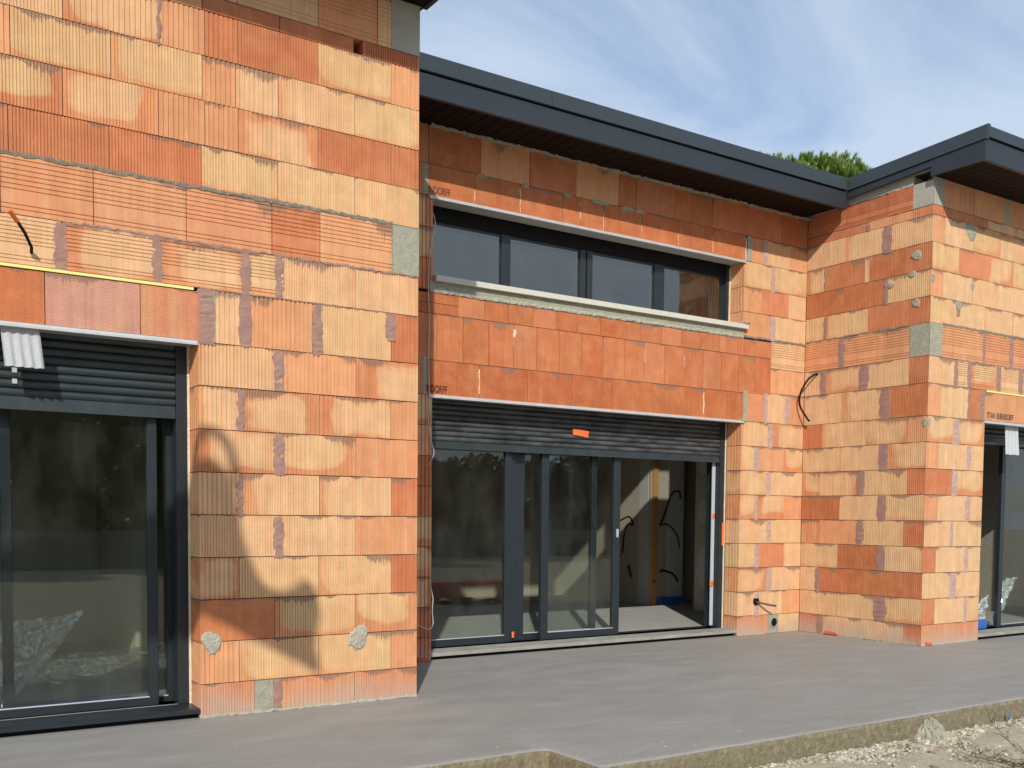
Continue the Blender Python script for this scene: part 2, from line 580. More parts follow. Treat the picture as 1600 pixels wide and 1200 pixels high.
# ---------------------------------------------------------------- bricks
COL = {
    'R': ((0.50, 0.170, 0.070), 0.0), 'r': ((0.54, 0.190, 0.088), 0.0), 'o': ((0.67, 0.310, 0.155), 0.12),
    'p': ((0.63, 0.285, 0.150), 0.04), 'b': ((0.61, 0.245, 0.112), 0.80), 'y': ((0.66, 0.31, 0.145), 1.12),
    'L': ((0.49, 0.150, 0.058), 0.0), 'T': ((0.53, 0.175, 0.072), 0.0), 'S': ((0.64, 0.235, 0.118), 0.0),
}
_cache = {}


def front_profile(w, kind, mL, mR, d, side):
    pitch, gw, gd = {'v': (0.0168, 0.0075, 0.0058), 'c': (0.0215, 0.0095, 0.0075), 'q': (0.0285, 0.0125, 0.0075), 'w': (0.030, 0.012, 0.006),
                     'k': (0.037, 0.010, 0.010)}.get(kind, (0, 0, 0))
    pts = []
    if pitch:
        n = max(1, int((w - 0.012) / pitch))
        st = (w - n * pitch) / 2
        pts.append((0, 0))
        for i in range(n):
            x = st + (i + 0.5) * pitch - gw / 2
            pts += [(x, 0), (x + gw * 0.28, gd), (x + gw * 0.72, gd), (x + gw, 0)]
        pts.append((w, 0))
    else:
        pts += [(0, 0.0015), (0.0015, 0), (w - 0.0015, 0), (w, 0.0015)]
    pts.append((w - mR, d))
    pts.append((mL, d))
    if side:
        p2, g2, e2 = 0.040, 0.011, 0.010
        n = int((d - 0.01) / p2)
        for i in range(n, 0, -1):
            y = i * p2 - 0.012
            pts += [(0, y + g2 / 2), (e2, y + g2 * 0.2), (e2, y - g2 * 0.2), (0, y - g2 / 2)]
    return pts


def brick_mesh(w, h, kind, mL, mR, d, side):
    key = (round(w, 3), round(h, 3), kind, mL, mR, d, side)
    if key in _cache:
        return _cache[key]
    b = MB()
    if kind == 'f':
        n_ = int(h / 0.0095)
        pts = [(0, 0)]
        for i in range(1, n_):
            z = h * i / n_
            pts += [(0, z - 0.0022), (0.0014, z), (0, z + 0.0022)]
        pts += [(0, h), (d, h), (d, 0)]
        b.prism(pts, 'x', 0, w)
    elif kind == 'h':
        fr = [0.085, 0.16, 0.42, 0.50, 0.585, 0.665, 0.75, 0.835, 0.92]
        pts = [(0, 0)]
        for f in fr:
            z = f * h
            pts += [(0, z - 0.0035), (0.005, z - 0.001), (0.005, z + 0.001), (0, z + 0.0035)]
        pts += [(0, h), (d, h), (d, 0)]
        b.prism(pts, 'x', 0, w)
    else:
        b.prism(front_profile(w, kind, mL, mR, d, side), 'z', 0, h)
    me = bpy.data.meshes.new('brick')
    me.from_pydata(b.v, [], b.f)
    me.materials.append(M['brick'])
    me.update()
    _cache[key] = me
    return me


class Wall:
    """local frame: x along the wall seen from outside, y into the wall, z up"""

    def __init__(s, part, ox, oy, rz):
        s.p, s.ox, s.oy, s.rz = part, ox, oy, rz
        s.c, s.s = math.cos(rz), math.sin(rz)

    def W(s, x, y, z=0.0):
        return (s.ox + x * s.c - y * s.s, s.oy + x * s.s + y * s.c, z)

    def brick(s, x0, x1, z0, z1, code, mL=0.0, mR=0.0, d=0.19, side=False, gap=0.0024, proud=0.0, name='brick'):
        kind, cc = code[0], code[1]
        if kind == 'd':
            kind = 's'
        x0 += gap
        x1 -= gap
        me = brick_mesh(x1 - x0, z1 - z0 - 0.0050, kind, mL, mR, d, side)
        o = bpy.data.objects.new(name, me)
        o.location = s.W(x0, R.uniform(-0.0022, 0.0026) - proud, z0 + 0.0025)
        o.rotation_euler = (0, 0, s.rz)
        base, th = COL[cc]
        j = R.uniform(-0.06, 0.06)
        k = R.uniform(0.93, 1.06)
        o.color = (base[0] * k, base[1] * (k + j), base[2] * (k + j), th + R.uniform(-0.10, 0.12) if th > .3 else th)
        if code[0] == 's' and th > 1:
            o.color[3] = th + R.uniform(-0.02, 0.22)
        o.parent = s.p
        C.objects.link(o)
        return o

    def block(s, x0, x1, z0, z1, m='grey', d=0.19, mL=0.0, mR=0.0):
        b = MB().prism([(0, 0), (x1 - x0, 0), (x1 - x0 - mR, d), (mL, d)], 'z', 0, z1 - z0)
        return b.build('concrete_block', M[m], s.p, s.W(x0, -0.002, z0), s.rz)

    def ragged(s, x0, x1, z0, z1, m='mauve', t=0.004, jag=0.006, name='mortar_patch', n=None):
        n = n or max(5, int((z1 - z0) / 0.018))
        v, f = [], []
        ph = R.random() * 6
        for i in range(n + 1):
            z = z0 + (z1 - z0) * i / n
            e = 0.5 + 0.5 * math.sin(math.pi * min(1, max(0, i / n)))
            wob = 0.004 * math.sin(ph + i * 0.9)
            hw = (x1 - x0) / 2 * (0.62 + 0.42 * e) + R.uniform(-jag, jag)
            mid = (x0 + x1) / 2 + wob
            tt = t * R.uniform(0.6, 1.3)
            v += [s.W(mid - hw, 0.006, z), s.W(mid - hw * 0.93, -tt * 0.6, z), s.W(mid + R.uniform(-.2, .2) * hw, -tt * R.uniform(.5, 1.5), z),
                  s.W(mid + hw * 0.93, -tt * 0.6, z), s.W(mid + hw, 0.006, z)]
        for i in range(n):
            for k in range(4):
                a = i * 5 + k
                f.append((a, a + 1, a + 6, a + 5))
        f.append((0, 1, 2, 3, 4)[::-1])
        f.append(tuple(n * 5 + k for k in range(5)))
        return mk(name, v, f, M[m], s.p)

    def blob(s, x, z, rx, rz, m='grey', t=0.012, name='mortar_blob'):
        n = 26
        ring = []
        for k in range(n):
            a = 2 * math.pi * k / n
            q = R.uniform(0.93, 1.03) + .11 * math.sin(2 * a + x * 50) + .09 * math.sin(3 * a + z * 70) + .05 * math.sin(5 * a + x * 90)
            ring.append((math.cos(a) * q, math.sin(a) * q))
        v, f = [s.W(x, -t, z)], []
        for sc_, dep in ((0.45, -t * 1.0), (0.82, -t * 0.8), (1.0, 0.004)):
            for p, q in ring:
                j_ = sc_ * R.uniform(.93, 1.07) if sc_ > .5 else sc_ * R.uniform(.8, 1.2)
                v.append(s.W(x + p * rx * j_, dep + R.uniform(-.3, .3) * t, z + q * rz * j_))
        for k in range(n):
            k2 = (k + 1) % n
            f.append((0, 1 + k2, 1 + k))
            for l in (0, 1):
                f.append((1 + l * n + k, 1 + l * n + k2, 1 + (l + 1) * n + k2, 1 + (l + 1) * n + k))
        return mk(name, v, f, M[m], s.p)

    def bed(s, x0, x1, z0, z1, m='bed', t=0.006, jag=0.006, name='mortar_bed', skew=0.0):
        n = max(4, int((x1 - x0) / 0.022))
        v, f = [], []
        for i in range(n + 1):
            x = x0 + (x1 - x0) * i / n
            a, b = z0 + R.uniform(-jag, jag), z1 + R.uniform(-jag, jag)
            tt = t * R.uniform(0.4, 1.5)
            v += [s.W(x, 0.008, a), s.W(x, -tt * 0.7, a + (b - a) * 0.12), s.W(x, -tt, (a + b) / 2 + R.uniform(-.2, .2) * (b - a)),
                  s.W(x, -tt * 0.7, b - (b - a) * 0.12), s.W(x, 0.008, b)]
        for i in range(n):
            for k in range(4):
                a = i * 5 + k
                f.append((a + 1, a, a + 5, a + 6))
        return mk(name, v, f, M[m], s.p)
ROWS = {
 'A': ([0, 0.201, 0.452, 0.704, 0.955, 1.207, 1.458, 1.709, 1.961, 2.212, 2.521, 2.778, 3.09, 3.338, 3.592, 3.846, 4.1, 4.19, 4.51], [
  ('1745 vp 2076 g 2194 vo 2738 vp 3193', 'm 2194 2251'),
  ('1745 vo 1982 vy 2492 vy 3000 vo 3193', ''),
  ('1745 sR 2207 vo 2236 vy 2742 vb 3193', ''),
  ('1745 vb 1984 vy 2492 vy 2998 vr 3193', ''),
  ('1745 vy 2233 vy 2742 vo 3193', 'm 2197 2266'),
  ('1745 vy 1991 vy 2497 vy 2996 vr 3193', 'm 1975 2010'),
  ('1745 vb 2239 vb 2745 vo 3193', 'm 2202 2276'),
  ('1745 vy 2001 vb 2497 vb 2994 vo 3193', 'm 1977 2024'),
  ('1745 cy 2236 vo 2745 vb 3193', 'm 2200 2269'),
  ('1757 g 1847 wy 2030 vo 2485 vy 2993 vr 3193', 'm 1735 1847 m 1988 2069 m 2451 2519 p 2951 3034'),
  ('542 hy 1020 hb 1517 hb 2028 hy 2246 vy 2744 vy 3193', 'm 978 1049 m 1489 1549 m 2001 2063 m 2213 2270'),
  ('321 ho 723 ho 1182 hp 1684 hp 2194 hr 2502 ho 3000 g 3193', ''),
  ('354 vr 765 vr 1267 vr 1772 vy 2231 vy 2734 vy 3193', ''),
  ('555 vb 1032 vb 1533 vo 1794 vo 1989 vb 2490 vr 2989 vr 3193', ''),
  ('390 vo 781 vy 1280 vy 1780 vo 1975 vy 2236 vy 2734 vy 3193', ''),
  ('564 vy 1038 vb 1537 vo 1797 vr 1991 vr 2490 vy 2987 vo 3193', 'm 1528 1549'),
  ('653 so 1176 so 1783 sr 2246 sr 2729 x 2790 vr 3193', ''),
  ('656 hy 1051 hy 1497 hy 1989 hy 2494 ho 2891 hy 2990 g 3193', ''),
 ]),
 'B': ([0, 0.201, 0.452, 0.704, 0.955, 1.207, 1.458, 1.709, 1.961, 2.212, 2.521, 2.778, 3.067, 3.321, 3.571, 3.827, 4.08, 4.392], [
  ('7690 vp 8153 g 8310 sy 8635', ''),
  ('7690 vy 7972 sy 8362 so 8635', 'm 7943 8010'),
  ('7690 vb 8147 sy 8635', 'm 8108 8186'),
  ('7690 vy 7956 sS 8365 sy 8635', 'm 7918 7994'),
  ('7690 vy 8131 sy 8635', 'm 8102 8160'),
  ('7690 vb 7941 sb 8359 so 8635', 'm 7912 7960'),
  ('7690 vy 8115 sy 8635', 'm 8076 8144'),
  ('7690 vy 7925 sp 8352 sb 8635', 'm 7887 7963'),
  ('7690 vy 8128 sb 8635', 'm 8089 8167'),
  ('7712 g 7768 vp 8052 sy 8364 so 8635', 'm 8023 8071 m 8334 8403'),
  ('8110 so 8635', ''),
  ('8111 hy 8635', ''),
  ('7725 vo 8121 sy 8635', 'm 8083 8170'),
  ('7708 vo 7951 sS 8367 sy 8635', ''),
  ('7692 vy 8115 vy 8635', 'm 8086 8143'),
  ('7730 g 7795 vo 8001 vy 8369 vo 8635', 'm 7973 8030'),
  ('3641 dr 4042 dR 4540 do 5043 dr 5544 do 6039 dR 6247 dr 6737 dR 7229 dr 7731 dr 8232 dR 8635', ''),
 ]),
 'C': ([0, 0.201, 0.452, 0.704, 0.955, 1.207, 1.458, 1.709, 1.961, 2.212, 2.521, 2.778, 3.09, 3.338, 3.592, 3.846, 4.1, 4.19, 4.51], [
  ('0 cr 282 vy 792 vy 1292 cr 1486', 'm 240 324'),
  ('0 vy 499 vy 1014 cy 1486', 'm 939 1096'),
  ('0 cy 242 vR 793 vR 1277 cr 1486', 'm 200 268'),
  ('0 vy 483 vR 1013 cy 1486', 'm 960 1065'),
  ('0 co 244 so 753 vy 1260 cr 1486', 'm 707 808'),
  ('0 vR 492 sy 1004 cy 1486', 'm 952 1063'),
  ('0 cb 237 vb 753 vy 1286 cr 1486', 'm 706 799'),
  ('0 vy 492 sy 1010 cb 1486', 'm 950 1061'),
  ('0 cr 247 vy 745 cy 798 vb 1276 co 1486', ''),
  ('0 vy 492 vy 1007 vR 1486', 'm 948 1073'),
  ('0 cy 246 vb 757 vy 1272 cr 1486', 'm 204 287 m 696 818'),
  ('0 ho 466 ho 981 ho 1276 g 1486', 'm 426 514'),
  ('0 cy 262 vy 785 vr 1274 cr 1486', 'm 237 286'),
  ('0 vR 481 vR 986 cy 1486', 'm 957 1015'),
  ('0 cb 246 vr 731 cy 784 vR 1201 cr 1486', 'm 230 254'),
  ('0 vy 489 vy 984 cy 1486', 'm 933 1042'),
  ('0 vr 763 vo 1271 cr 1486', 'm 740 785'),
  ('0 hr 485 hr 987 hr 1264 g 1486', ''),
 ]),
 'D': ([0, 0.201, 0.452, 0.704, 0.955, 1.207, 1.458, 1.709, 1.961, 2.212, 2.521, 2.778, 3.09, 3.338, 3.592, 3.846, 4.1, 4.19, 4.51], [
  ('8635 vp 9203 vp 9588', ''),
  ('8635 sr 8844 sy 9353 vy 9588', 'm 9321 9375'),
  ('8635 sy 9135 sy 9588', 'm 9071 9188'),
  ('8635 sr 8839 sy 9337 sy 9588', 'm 9304 9369'),
  ('8635 vy 9087 sy 9588', 'm 9055 9108'),
  ('8635 so 8844 sy 9331 sb 9588', 'm 9288 9364'),
  ('8635 sr 9113 sb 9588', 'm 9060 9156'),
  ('8635 so 8829 sy 9325 sy 9588', 'm 9292 9368'),
  ('8635 sb 9097 sb 9588', 'm 9044 9161'),
  ('8635 so 8853 sy 9306 vr 9537 g 9570', 'm 9285 9328 m 9492 9570'),
  ('8635 vy 9078 hy 9291 hb 9801 hy 10221 ho 11017', 'm 9046 9109 m 9259 9334 m 9767 9847 m 10162 10245'),
  ('8635 g 8834 ho 9020 ho 9526 ho 10015 ho 10617 hy 11393', 'm 9504 9559 m 9980 10050'),
  ('8635 vy 9079 sy 9532 sy 10021 sb 10723', 'p 9047 9111'),
  ('8635 so 8817 sy 9310 vy 9753 sy 10338 sy 11090', ''),
  ('8635 vy 9062 sS 9514 sb 10002 sy 10689', ''),
  ('8635 so 8821 sy 9304 vy 9768 sb 10365 sy 11185', 'G 9143 9347'),
  ('8635 sr 8802 sr 9523 dy 9769 dy 10010 dy 10537', ''),
  ('8635 g 8802 do 9293 do 9814 g 9905 do 10647', ''),
 ]),
}

house = tag(empty('unfinished_house', (3.0, YA, 0)),
            'unrendered hollow clay brick house with dark flat roof edges and anthracite sliding doors', 'house')


def part(name, m, boxes):
    b = MB()
    for q in boxes:
        b.box(*q)
    o = b.build(name, m, None)
    o.parent = house
    o.matrix_parent_inverse = Matrix.Translation(house.location).inverted()
    return o


def adopt(o):
    o.parent = house
    o.matrix_parent_inverse = Matrix.Translation(house.location).inverted()
    return o


# backing leaf of every wall (with its openings); the bricks are its children
DZ = 2.212
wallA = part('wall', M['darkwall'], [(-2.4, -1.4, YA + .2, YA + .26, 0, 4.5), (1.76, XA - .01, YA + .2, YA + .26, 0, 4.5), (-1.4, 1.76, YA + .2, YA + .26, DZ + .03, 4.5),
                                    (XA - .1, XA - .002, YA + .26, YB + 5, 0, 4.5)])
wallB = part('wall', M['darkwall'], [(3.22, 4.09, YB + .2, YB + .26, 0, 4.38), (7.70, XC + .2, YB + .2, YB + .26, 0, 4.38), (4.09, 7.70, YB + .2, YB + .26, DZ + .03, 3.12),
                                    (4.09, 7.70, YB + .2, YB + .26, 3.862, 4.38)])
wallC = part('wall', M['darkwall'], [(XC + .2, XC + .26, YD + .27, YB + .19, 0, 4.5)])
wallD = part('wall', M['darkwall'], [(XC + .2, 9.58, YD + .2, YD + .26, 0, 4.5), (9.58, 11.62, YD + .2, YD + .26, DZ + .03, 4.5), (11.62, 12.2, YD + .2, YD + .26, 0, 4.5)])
WS = {'A': Wall(wallA, 0, YA, 0), 'B': Wall(wallB, 0, YB, 0), 'C': Wall(wallC, XC, YB, -math.pi / 2), 'D': Wall(wallD, 0, YD, 0)}

for key, (zs, rows) in ROWS.items():
    W_ = WS[key]
    for r, (seq, ms) in enumerate(rows):
        if not seq:
            continue
        z0, z1 = zs[r], zs[r + 1]
        if key == 'C' and r == 17:
            z1 = 4.42
        tk = seq.split()
        xs = [int(a) / 1000 for a in tk[0::2]]
        cs = tk[1::2]
        for i, c in enumerate(cs):
            x0, x1 = xs[i], xs[i + 1]
            mL = mR = 0.0
            d, side = 0.19, False
            if key == 'C' and i == len(cs) - 1:
                mR = d = 0.09
            if key == 'D' and i == 0:
                mL = d = 0.09
            if i == 0 and ((key == 'A' and r < 9) or (key == 'B' and r < 9)):
                side = True
            if key == 'B' and r in (12, 13, 14) and i == 0:
                side, x0 = True, 7.69
            if c == 'x':
                continue
            if c == 'g':
                W_.block(x0, x1, z0 + .002, z1 - .002, 'smoothcem' if r == 17 else 'grey', d, mL, mR)
                continue
            if key == 'A' and c[0] == 'v' and (x1 - x0 < .3 or (c[1] in 'ob' and R.random() < .4)):
                c = 'q' + c[1]
            W_.brick(x0, x1, z0, z1, c, mL, mR, d, side)
        mt = ms.split()
        for q in range(0, len(mt), 3):
            a, b = int(mt[q + 1]) / 1000, int(mt[q + 2]) / 1000
            if mt[q] == 'm':
                W_.ragged(a, b, z0 - R.uniform(-.004, .016), z1 - R.uniform(0, .014), 'lilac' if key == 'B' or (key == 'D' and r < 9) else 'mauve')
            elif mt[q] == 'p':
                W_.ragged(a, b, z0 + (z1 - z0) * .42, z1 - .004)
            else:
                W_.blob((a + b) / 2, z1 - .07, (b - a) / 2, .085, t=.008)

A_, B_, C_, D_ = WS['A'], WS['B'], WS['C'], WS['D']
# filler courses outside the picture, left of the big door and right of the far one
ZR = ROWS['A'][0]
for r in range(9):
    o = 0.25 * (r % 2)
    for a, b in ((-2.4, -1.9 - o), (-1.9 - o, -1.4)) if o == 0 else ((-2.4, -2.15), (-2.15, -1.65), (-1.65, -1.4)):
        A_.brick(a, b, ZR[r], ZR[r + 1], 'vy' if R.random() < .6 else 'vo')
    D_.brick(11.62, 12.2, ZR[r], ZR[r + 1], 'sy', side=True)
for r in range(9, 18):
    tk = ROWS['A'][1][r][0].split()
    e = int(tk[0]) / 1000
    if r == 9:
        continue
    while e > -2.4:
        s_ = max(-2.4, e - .5)
        A_.brick(s_, e, ZR[r], ZR[r + 1], ('h' if r in (11, 17) else 'v') + R.choice('yob'))
        e = s_
    tk = ROWS['D'][1][r][0].split()
    e = int(tk[-1]) / 1000
    while e < 12.2:
        s_ = min(12.2, e + .5)
        D_.brick(e, s_, ZR[r], ZR[r + 1], ('h' if r in (10, 11) else 's') + R.choice('yob'))
        e = s_
# strip of wall left of the middle door and window
zb = ROWS['B'][0]
cols = 'r r b b b r r o b r r r r b b'
for r in range(16):
    if r in (9, 15):
        B_.brick(3.55, 4.0, zb[r], zb[r + 1], 'cb')
        B_.block(4.0, 4.042, zb[r] + .002, zb[r + 1] - .002)
        continue
    xr = 4.09 if r < 9 or r in (12, 13, 14) else 3.9
    B_.brick(3.55, xr, zb[r], zb[r + 1], 'k' + cols.split()[r % 15])

# lintels
for a, b in zip([4.042, 4.544, 5.039, 5.515, 5.998, 6.501, 6.992, 7.484], [4.544, 5.039, 5.515, 5.998, 6.501, 6.992, 7.484, 7.713]):
    B_.brick(a, b, 2.212, 2.497, 'fL', proud=.002)
for a, b in zip([4.042, 4.483, 4.946, 5.399, 5.596, 5.863, 6.323, 6.785, 7.245], [4.483, 4.946, 5.399, 5.596, 5.863, 6.323, 6.785, 7.245, 7.702]):
    B_.brick(a, b, 3.826, 4.08, 'sL', proud=.002)
for a, b in zip([-1.9, -1.4, -.6, -.08, .422, .930, 1.423], [-1.4, -.6, -.08, .422, .930, 1.423, 1.757]):
    q = A_.brick(a, b, 2.216, 2.50, 'fT', proud=.003)
    if a == .930:
        q.color = (.57, .29, .22, .04)
    elif a == 1.423:
        q.color = (.58, .235, .13, .04)
for a, b in ((9.57, 10.4), (10.4, 11.2), (11.2, 12.2)):
    D_.brick(a, b, 2.22, 2.50, 'fo', proud=.003)
# tall and low courses between lintel and sill
tall = [3.9, 4.131, 4.381, 4.637, 4.890, 5.135, 5.381, 5.631, 5.882, 6.137, 6.385, 6.640, 6.899, 7.145, 7.394, 7.636, 7.889, 8.113]
for i in range(17):
    B_.brick(tall[i], tall[i + 1], 2.497, 2.876, 's' + R.choice('TTrL'), gap=.0028)
low = [3.9, 4.331, 4.593, 4.831, 5.093, 5.342, 5.585, 5.843, 6.105, 6.328, 6.601, 6.850, 7.097, 7.360, 7.612, 7.872, 8.110]
for i in range(16):
    B_.brick(low[i], low[i + 1], 2.876, 2.962 if i == 0 else 3.045, 's' + R.choice('TTrL'), gap=.002)
B_.brick(3.9, 4.331, 2.962, 3.045, 'sL')
for x in (4.887, 6.387, 6.897):
    B_.ragged(x - .004, x + .004, 2.62 + R.random() * .1, 2.80, 'pale', .002, .003)
B_.blob(4.90, 2.80, .018, .04, 'foam', .003)
for x in (4.483, 4.946, 5.60, 5.863, 6.323, 6.785, 7.245):
    B_.ragged(x - .004, x + .004, 3.84, 3.84 + R.uniform(.1, .22), 'foam', .002, .002)
for x in (4.544, 7.16):
    B_.ragged(x - .006, x + .006, 2.25, 2.46, 'foam', .003, .003)
B_.ragged(7.702, 7.716, 3.83, 4.05, 'foam', .003, .002)
for x, w_ in ((4.56, .05), (5.0, .04), (5.45, .05), (5.83, .12), (6.15, .1), (6.3, .06)):
    B_.blob(x, 4.075, w_, .022, 'grey', .006)
B_.blob(7.72, 2.215, .05, .018, 'grey', .008)
# mortar beds and cement skirting
A_.bed(-2.4, 3.0, 3.078, 3.106)
A_.bed(1.0, 3.19, 2.768, 2.786, 'mauve', .005, .008)
A_.bed(1.76, 2.9, 2.516, 2.524, 'mauve', .003, .004)
B_.bed(7.70, 8.632, 3.055, 3.082)
C_.bed(.004, 1.28, 3.08, 3.10)
D_.bed(8.84, 12.2, 3.08, 3.108)
D_.bed(9.1, 10.5, 2.768, 2.788, 'mauve', .005, .008)
A_.bed(1.74, 3.19, -.004, .018, 'pale', .009, .006)
C_.bed(.3, 1.47, -.004, .014, 'grey', .008, .006)
D_.bed(8.65, 9.57, -.004, .014, 'pale', .008, .005)
B_.bed(7.70, 8.1, -.004, .010, 'pale', .006, .004)
B_.bed(4.05, 8.63, 4.375, 4.41, 'grey', .03, .006)
C_.block(.0, 1.262, 4.424, 4.62, 'smoothcem', .15)
C_.bed(.02, 1.27, 4.410, 4.435, 'smoothcem', .006, .006)
C_.block(1.264, 1.486, 4.512, 4.70, 'smoothcem', .09, 0, .09)
D_.block(8.635, 8.80, 4.512, 4.60, 'smoothcem', .09, .09)
for x, z, rx, rz, W_ in ((2.765, .424, .07, .085, A_), (1.815, .451, .06, .075, A_), (1.30, 3.20, .04, .05, A_)):
    if z < 3:
        W_.blob(x, z, rx, rz, 'pale', .010)
for y, z, a in ((6.062, 3.745, .06), (6.105, 3.575, .04), (6.338, 3.51, .035), (6.05, 3.29, .05)):
    C_.blob(YB - y, z, a, a * .8, 'grey', .008)
for x, z, a in ((8.665, 3.51, .03), (9.086, 3.30, .04), (9.308, 3.507, .028), (8.66, 2.15, .03)):
    D_.blob(x, z, a, a * 1.5, 'grey', .008)
C_.blob(1.46, 2.15, .026, .045, 'grey', .006)
# concrete corner pieces of the ring beams standing a touch proud

# aluminium edge rails under the lintels, foam strip on top of the left one
rail = lambda x0, x1, y, z: adopt(MB().prism([(y - .014, z), (y - .014, z + .010), (y - .008, z + .013), (y - .006, z + .026), (y + .2, z + .026), (y + .2, z + .016), (y, z + .016), (y, z)], 'x', x0, x1).build('lintel_rail', M['rail']))
rail(-1.4, 1.742, YA, 2.190)
rail(4.05, 7.725, YB, 2.188)
rail(4.05, 7.705, YB, 3.802)
rail(9.575, 11.62, YD, 2.192)
part('foam_strip', M['yellow'], [(-1.9, 1.72, YA - .012, YA + .01, 2.502, 2.517)])
part('foam_strip', M['yellow'], [(9.6, 12.1, YD - .010, YD + .01, 2.502, 2.519)])


def lettering(txt, x, y, z, size, sx):
    cu = bpy.data.curves.new('lettering', 'FONT')
    cu.body = txt
    cu.size = size
    cu.extrude = 0.0006
    cu.offset = 0.0004
    cu.space_character = 1.0
    tmp = bpy.data.objects.new('lettering', cu)
    C.objects.link(tmp)
    bpy.context.view_layer.update()
    me = bpy.data.meshes.new_from_object(tmp)
    bpy.data.objects.remove(tmp)
    me.materials.clear()
    me.materials.append(M['ink'])
    o = bpy.data.objects.new('lettering', me)
    o.location = (x, y - .0045, z)
    o.rotation_euler = (math.pi / 2, 0, 0)
    o.scale = (sx, 1, 1)
    C.objects.link(o)
    return adopt(o)


lettering('NDORFF', 4.048, YB, 3.845, .085, .60)
lettering('NDORFF', 4.030, YB, 2.232, .085, .60)
lettering('TITAN  BUBENDORFF', 9.612, YD, 2.245, .085, .58)

# ---------------------------------------------------------------- sills
for a, b in ((4.095, 4.48), (4.48, 5.34), (5.34, 6.532), (6.532, 7.725)):
    part('window_sill', M['sill'], [(a + .001, b - .001, YB - .045, YB + .235, 3.137, 3.182)])
part('sill_bedding', M['grey'], [(4.06, 7.70, YB - .004, YB + .19, 3.047, 3.136)])
B_.bed(4.10, 7.69, 3.045, 3.078, 'pale', .012, .008)
B_.blob(7.70, 3.196, .05, .022, 'pale', .05)


# ---------------------------------------------------------------- roof edges
def roof_piece(name, m, poly, axis, a, b, da=0.0, db=0.0):
    return adopt(MB().prism(poly, axis, a, b, da, db).build(name, m))


def edge_x(y, zt, zs, zb, x0, x1, cuts_c=(), cuts_f=()):
    """roof edge running along x with its face at y (towards -y)"""
    xs = [x0, *cuts_c, x1]
    for a, b in zip(xs, xs[1:]):
        roof_piece('coping', M['coping'], [(y + .012, zt), (y - .002, zs + .022), (y - .017, zs + .006), (y - .015, zs), (y + .03, zs + .002), (y + .05, zt - .02), (y + .05, zt)], 'x', a + .002, b - .002)
    xs = [x0, *cuts_f, x1]
    for a, b in zip(xs, xs[1:]):
        roof_piece('fascia_board', M['fascia'], [(y + .004, zs - .014), (y + .004, zb + (zs - zb) * .80), (y + .001, zb + (zs - zb) * .78), (y, zb + .004), (y + .003, zb), (y + .03, zb), (y + .03, zs - .014)], 'x', a + .002, b - .002)


edge_x(6.83, 4.672, 4.536, 4.352, 3.256, 8.557, (4.88,), (6.07,))
edge_x(5.35, 4.7475, 4.634, 4.431, 8.585, 12.4, (10.6,), (11.0,))
edge_x(5.41, 4.82, 4.70, 4.505, -2.6, 3.248, (0.4,), (1.0,))
# the sloping edge that joins them along the side of the right wing
SL = -(4.746 - 4.669) / (6.83 - 5.35)
x_ = 8.57


def side(zr, y0=6.83):
    return zr


for nm, mm, poly in (('coping', M['coping'], [(x_ + .012, 4.671), (x_ - .004, 4.556), (x_ - .014, 4.541), (x_ - .012, 4.537), (x_ + .03, 4.539), (x_ + .05, 4.65), (x_ + .05, 4.671)]),):
    MBc = MB().prism(poly, 'y', 6.83, 5.336, 0, .077)
    adopt(MBc.build(nm, mm))
b = MB()
b.prism([(x_ + .004, 4.535), (x_, 4.462), (x_ + .03, 4.462), (x_ + .03, 4.535)], 'y', 6.828, 5.892, 0, .058)
adopt(b.build('fascia_board', M['fascia']))
b = MB()
b.prism([(x_ + .001, 4.594), (x_, 4.430), (x_ + .016, 4.430), (x_ + .016, 4.594)], 'y', 5.890, 5.350, .0, .0)
b.v = [(px, py, (pz + .03 * (5.89 - py) / .536) if pz > 4.5 else pz) for px, py, pz in b.v]
adopt(b.build('fascia_board', M['fascia']))
# left wing: side eave mirrored
b = MB()
b.prism([(3.25, 4.82), (3.25, 4.535), (3.22, 4.535), (3.22, 4.82)], 'y', 5.412, 6.83)
adopt(b.build('fascia_board', M['fascia']))
b = MB()
b.prism([(3.249, 4.534), (3.249, 4.505), (3.22, 4.505), (3.22, 4.534)], 'y', 5.412, 5.965)
adopt(b.build('fascia_board', M['fascia']))

# roof decks
part('roof', M['coping'], [(-2.6, 3.2, YA - .01, 12.4, 4.54, 4.80), (3.25, 8.6, YB + .02, 12.4, 4.42, 4.645), (3.25, 8.6, 6.87, YB + .02, 4.42, 4.645), (8.66, 12.4, YD + .03, 12.4, 4.50, 4.66),
                           (8.61, 12.4, 5.39, YD + .01, 4.47, 4.70), (-2.6, 3.2, 5.46, YA - .01, 4.56, 4.80)])


def soffit(x0, x1, y0, y1, z, pitch=.118):
    sp_ = part('soffit', M['soffit'], [(x0, x1, y0, y1, z + .012, z + .024)])
    n = int((x1 - x0) / pitch)
    me = None
    for i in range(n):
        a = x0 + (x1 - x0) * i / n
        wd = (x1 - x0) / n
        if me is None:
            q = MB().prism([(.002, .012), (.006, 0), (wd - .006, 0), (wd - .002, .012)], 'y', 0, y1 - y0)
            o = q.build('soffit_board', M['soffit'], sp_, (a, y0, z))
            me = o.data
        else:
            o = bpy.data.objects.new('soffit_board', me)
            o.location = (a, y0, z)
            o.parent = sp_
            C.objects.link(o)


soffit(3.256, 8.56, 6.862, YB + .02, 4.392)
soffit(8.61, 12.4, 5.385, YD + .01, 4.446)
soffit(0.2, 3.22, 5.445, YA + .01, 4.520)
part('soffit', M['soffit'], [(-2.6, .2, 5.445, YA + .01, 4.520, 4.545), (8.587, 8.61, 5.385, YD - .002, 4.446, 4.47)])


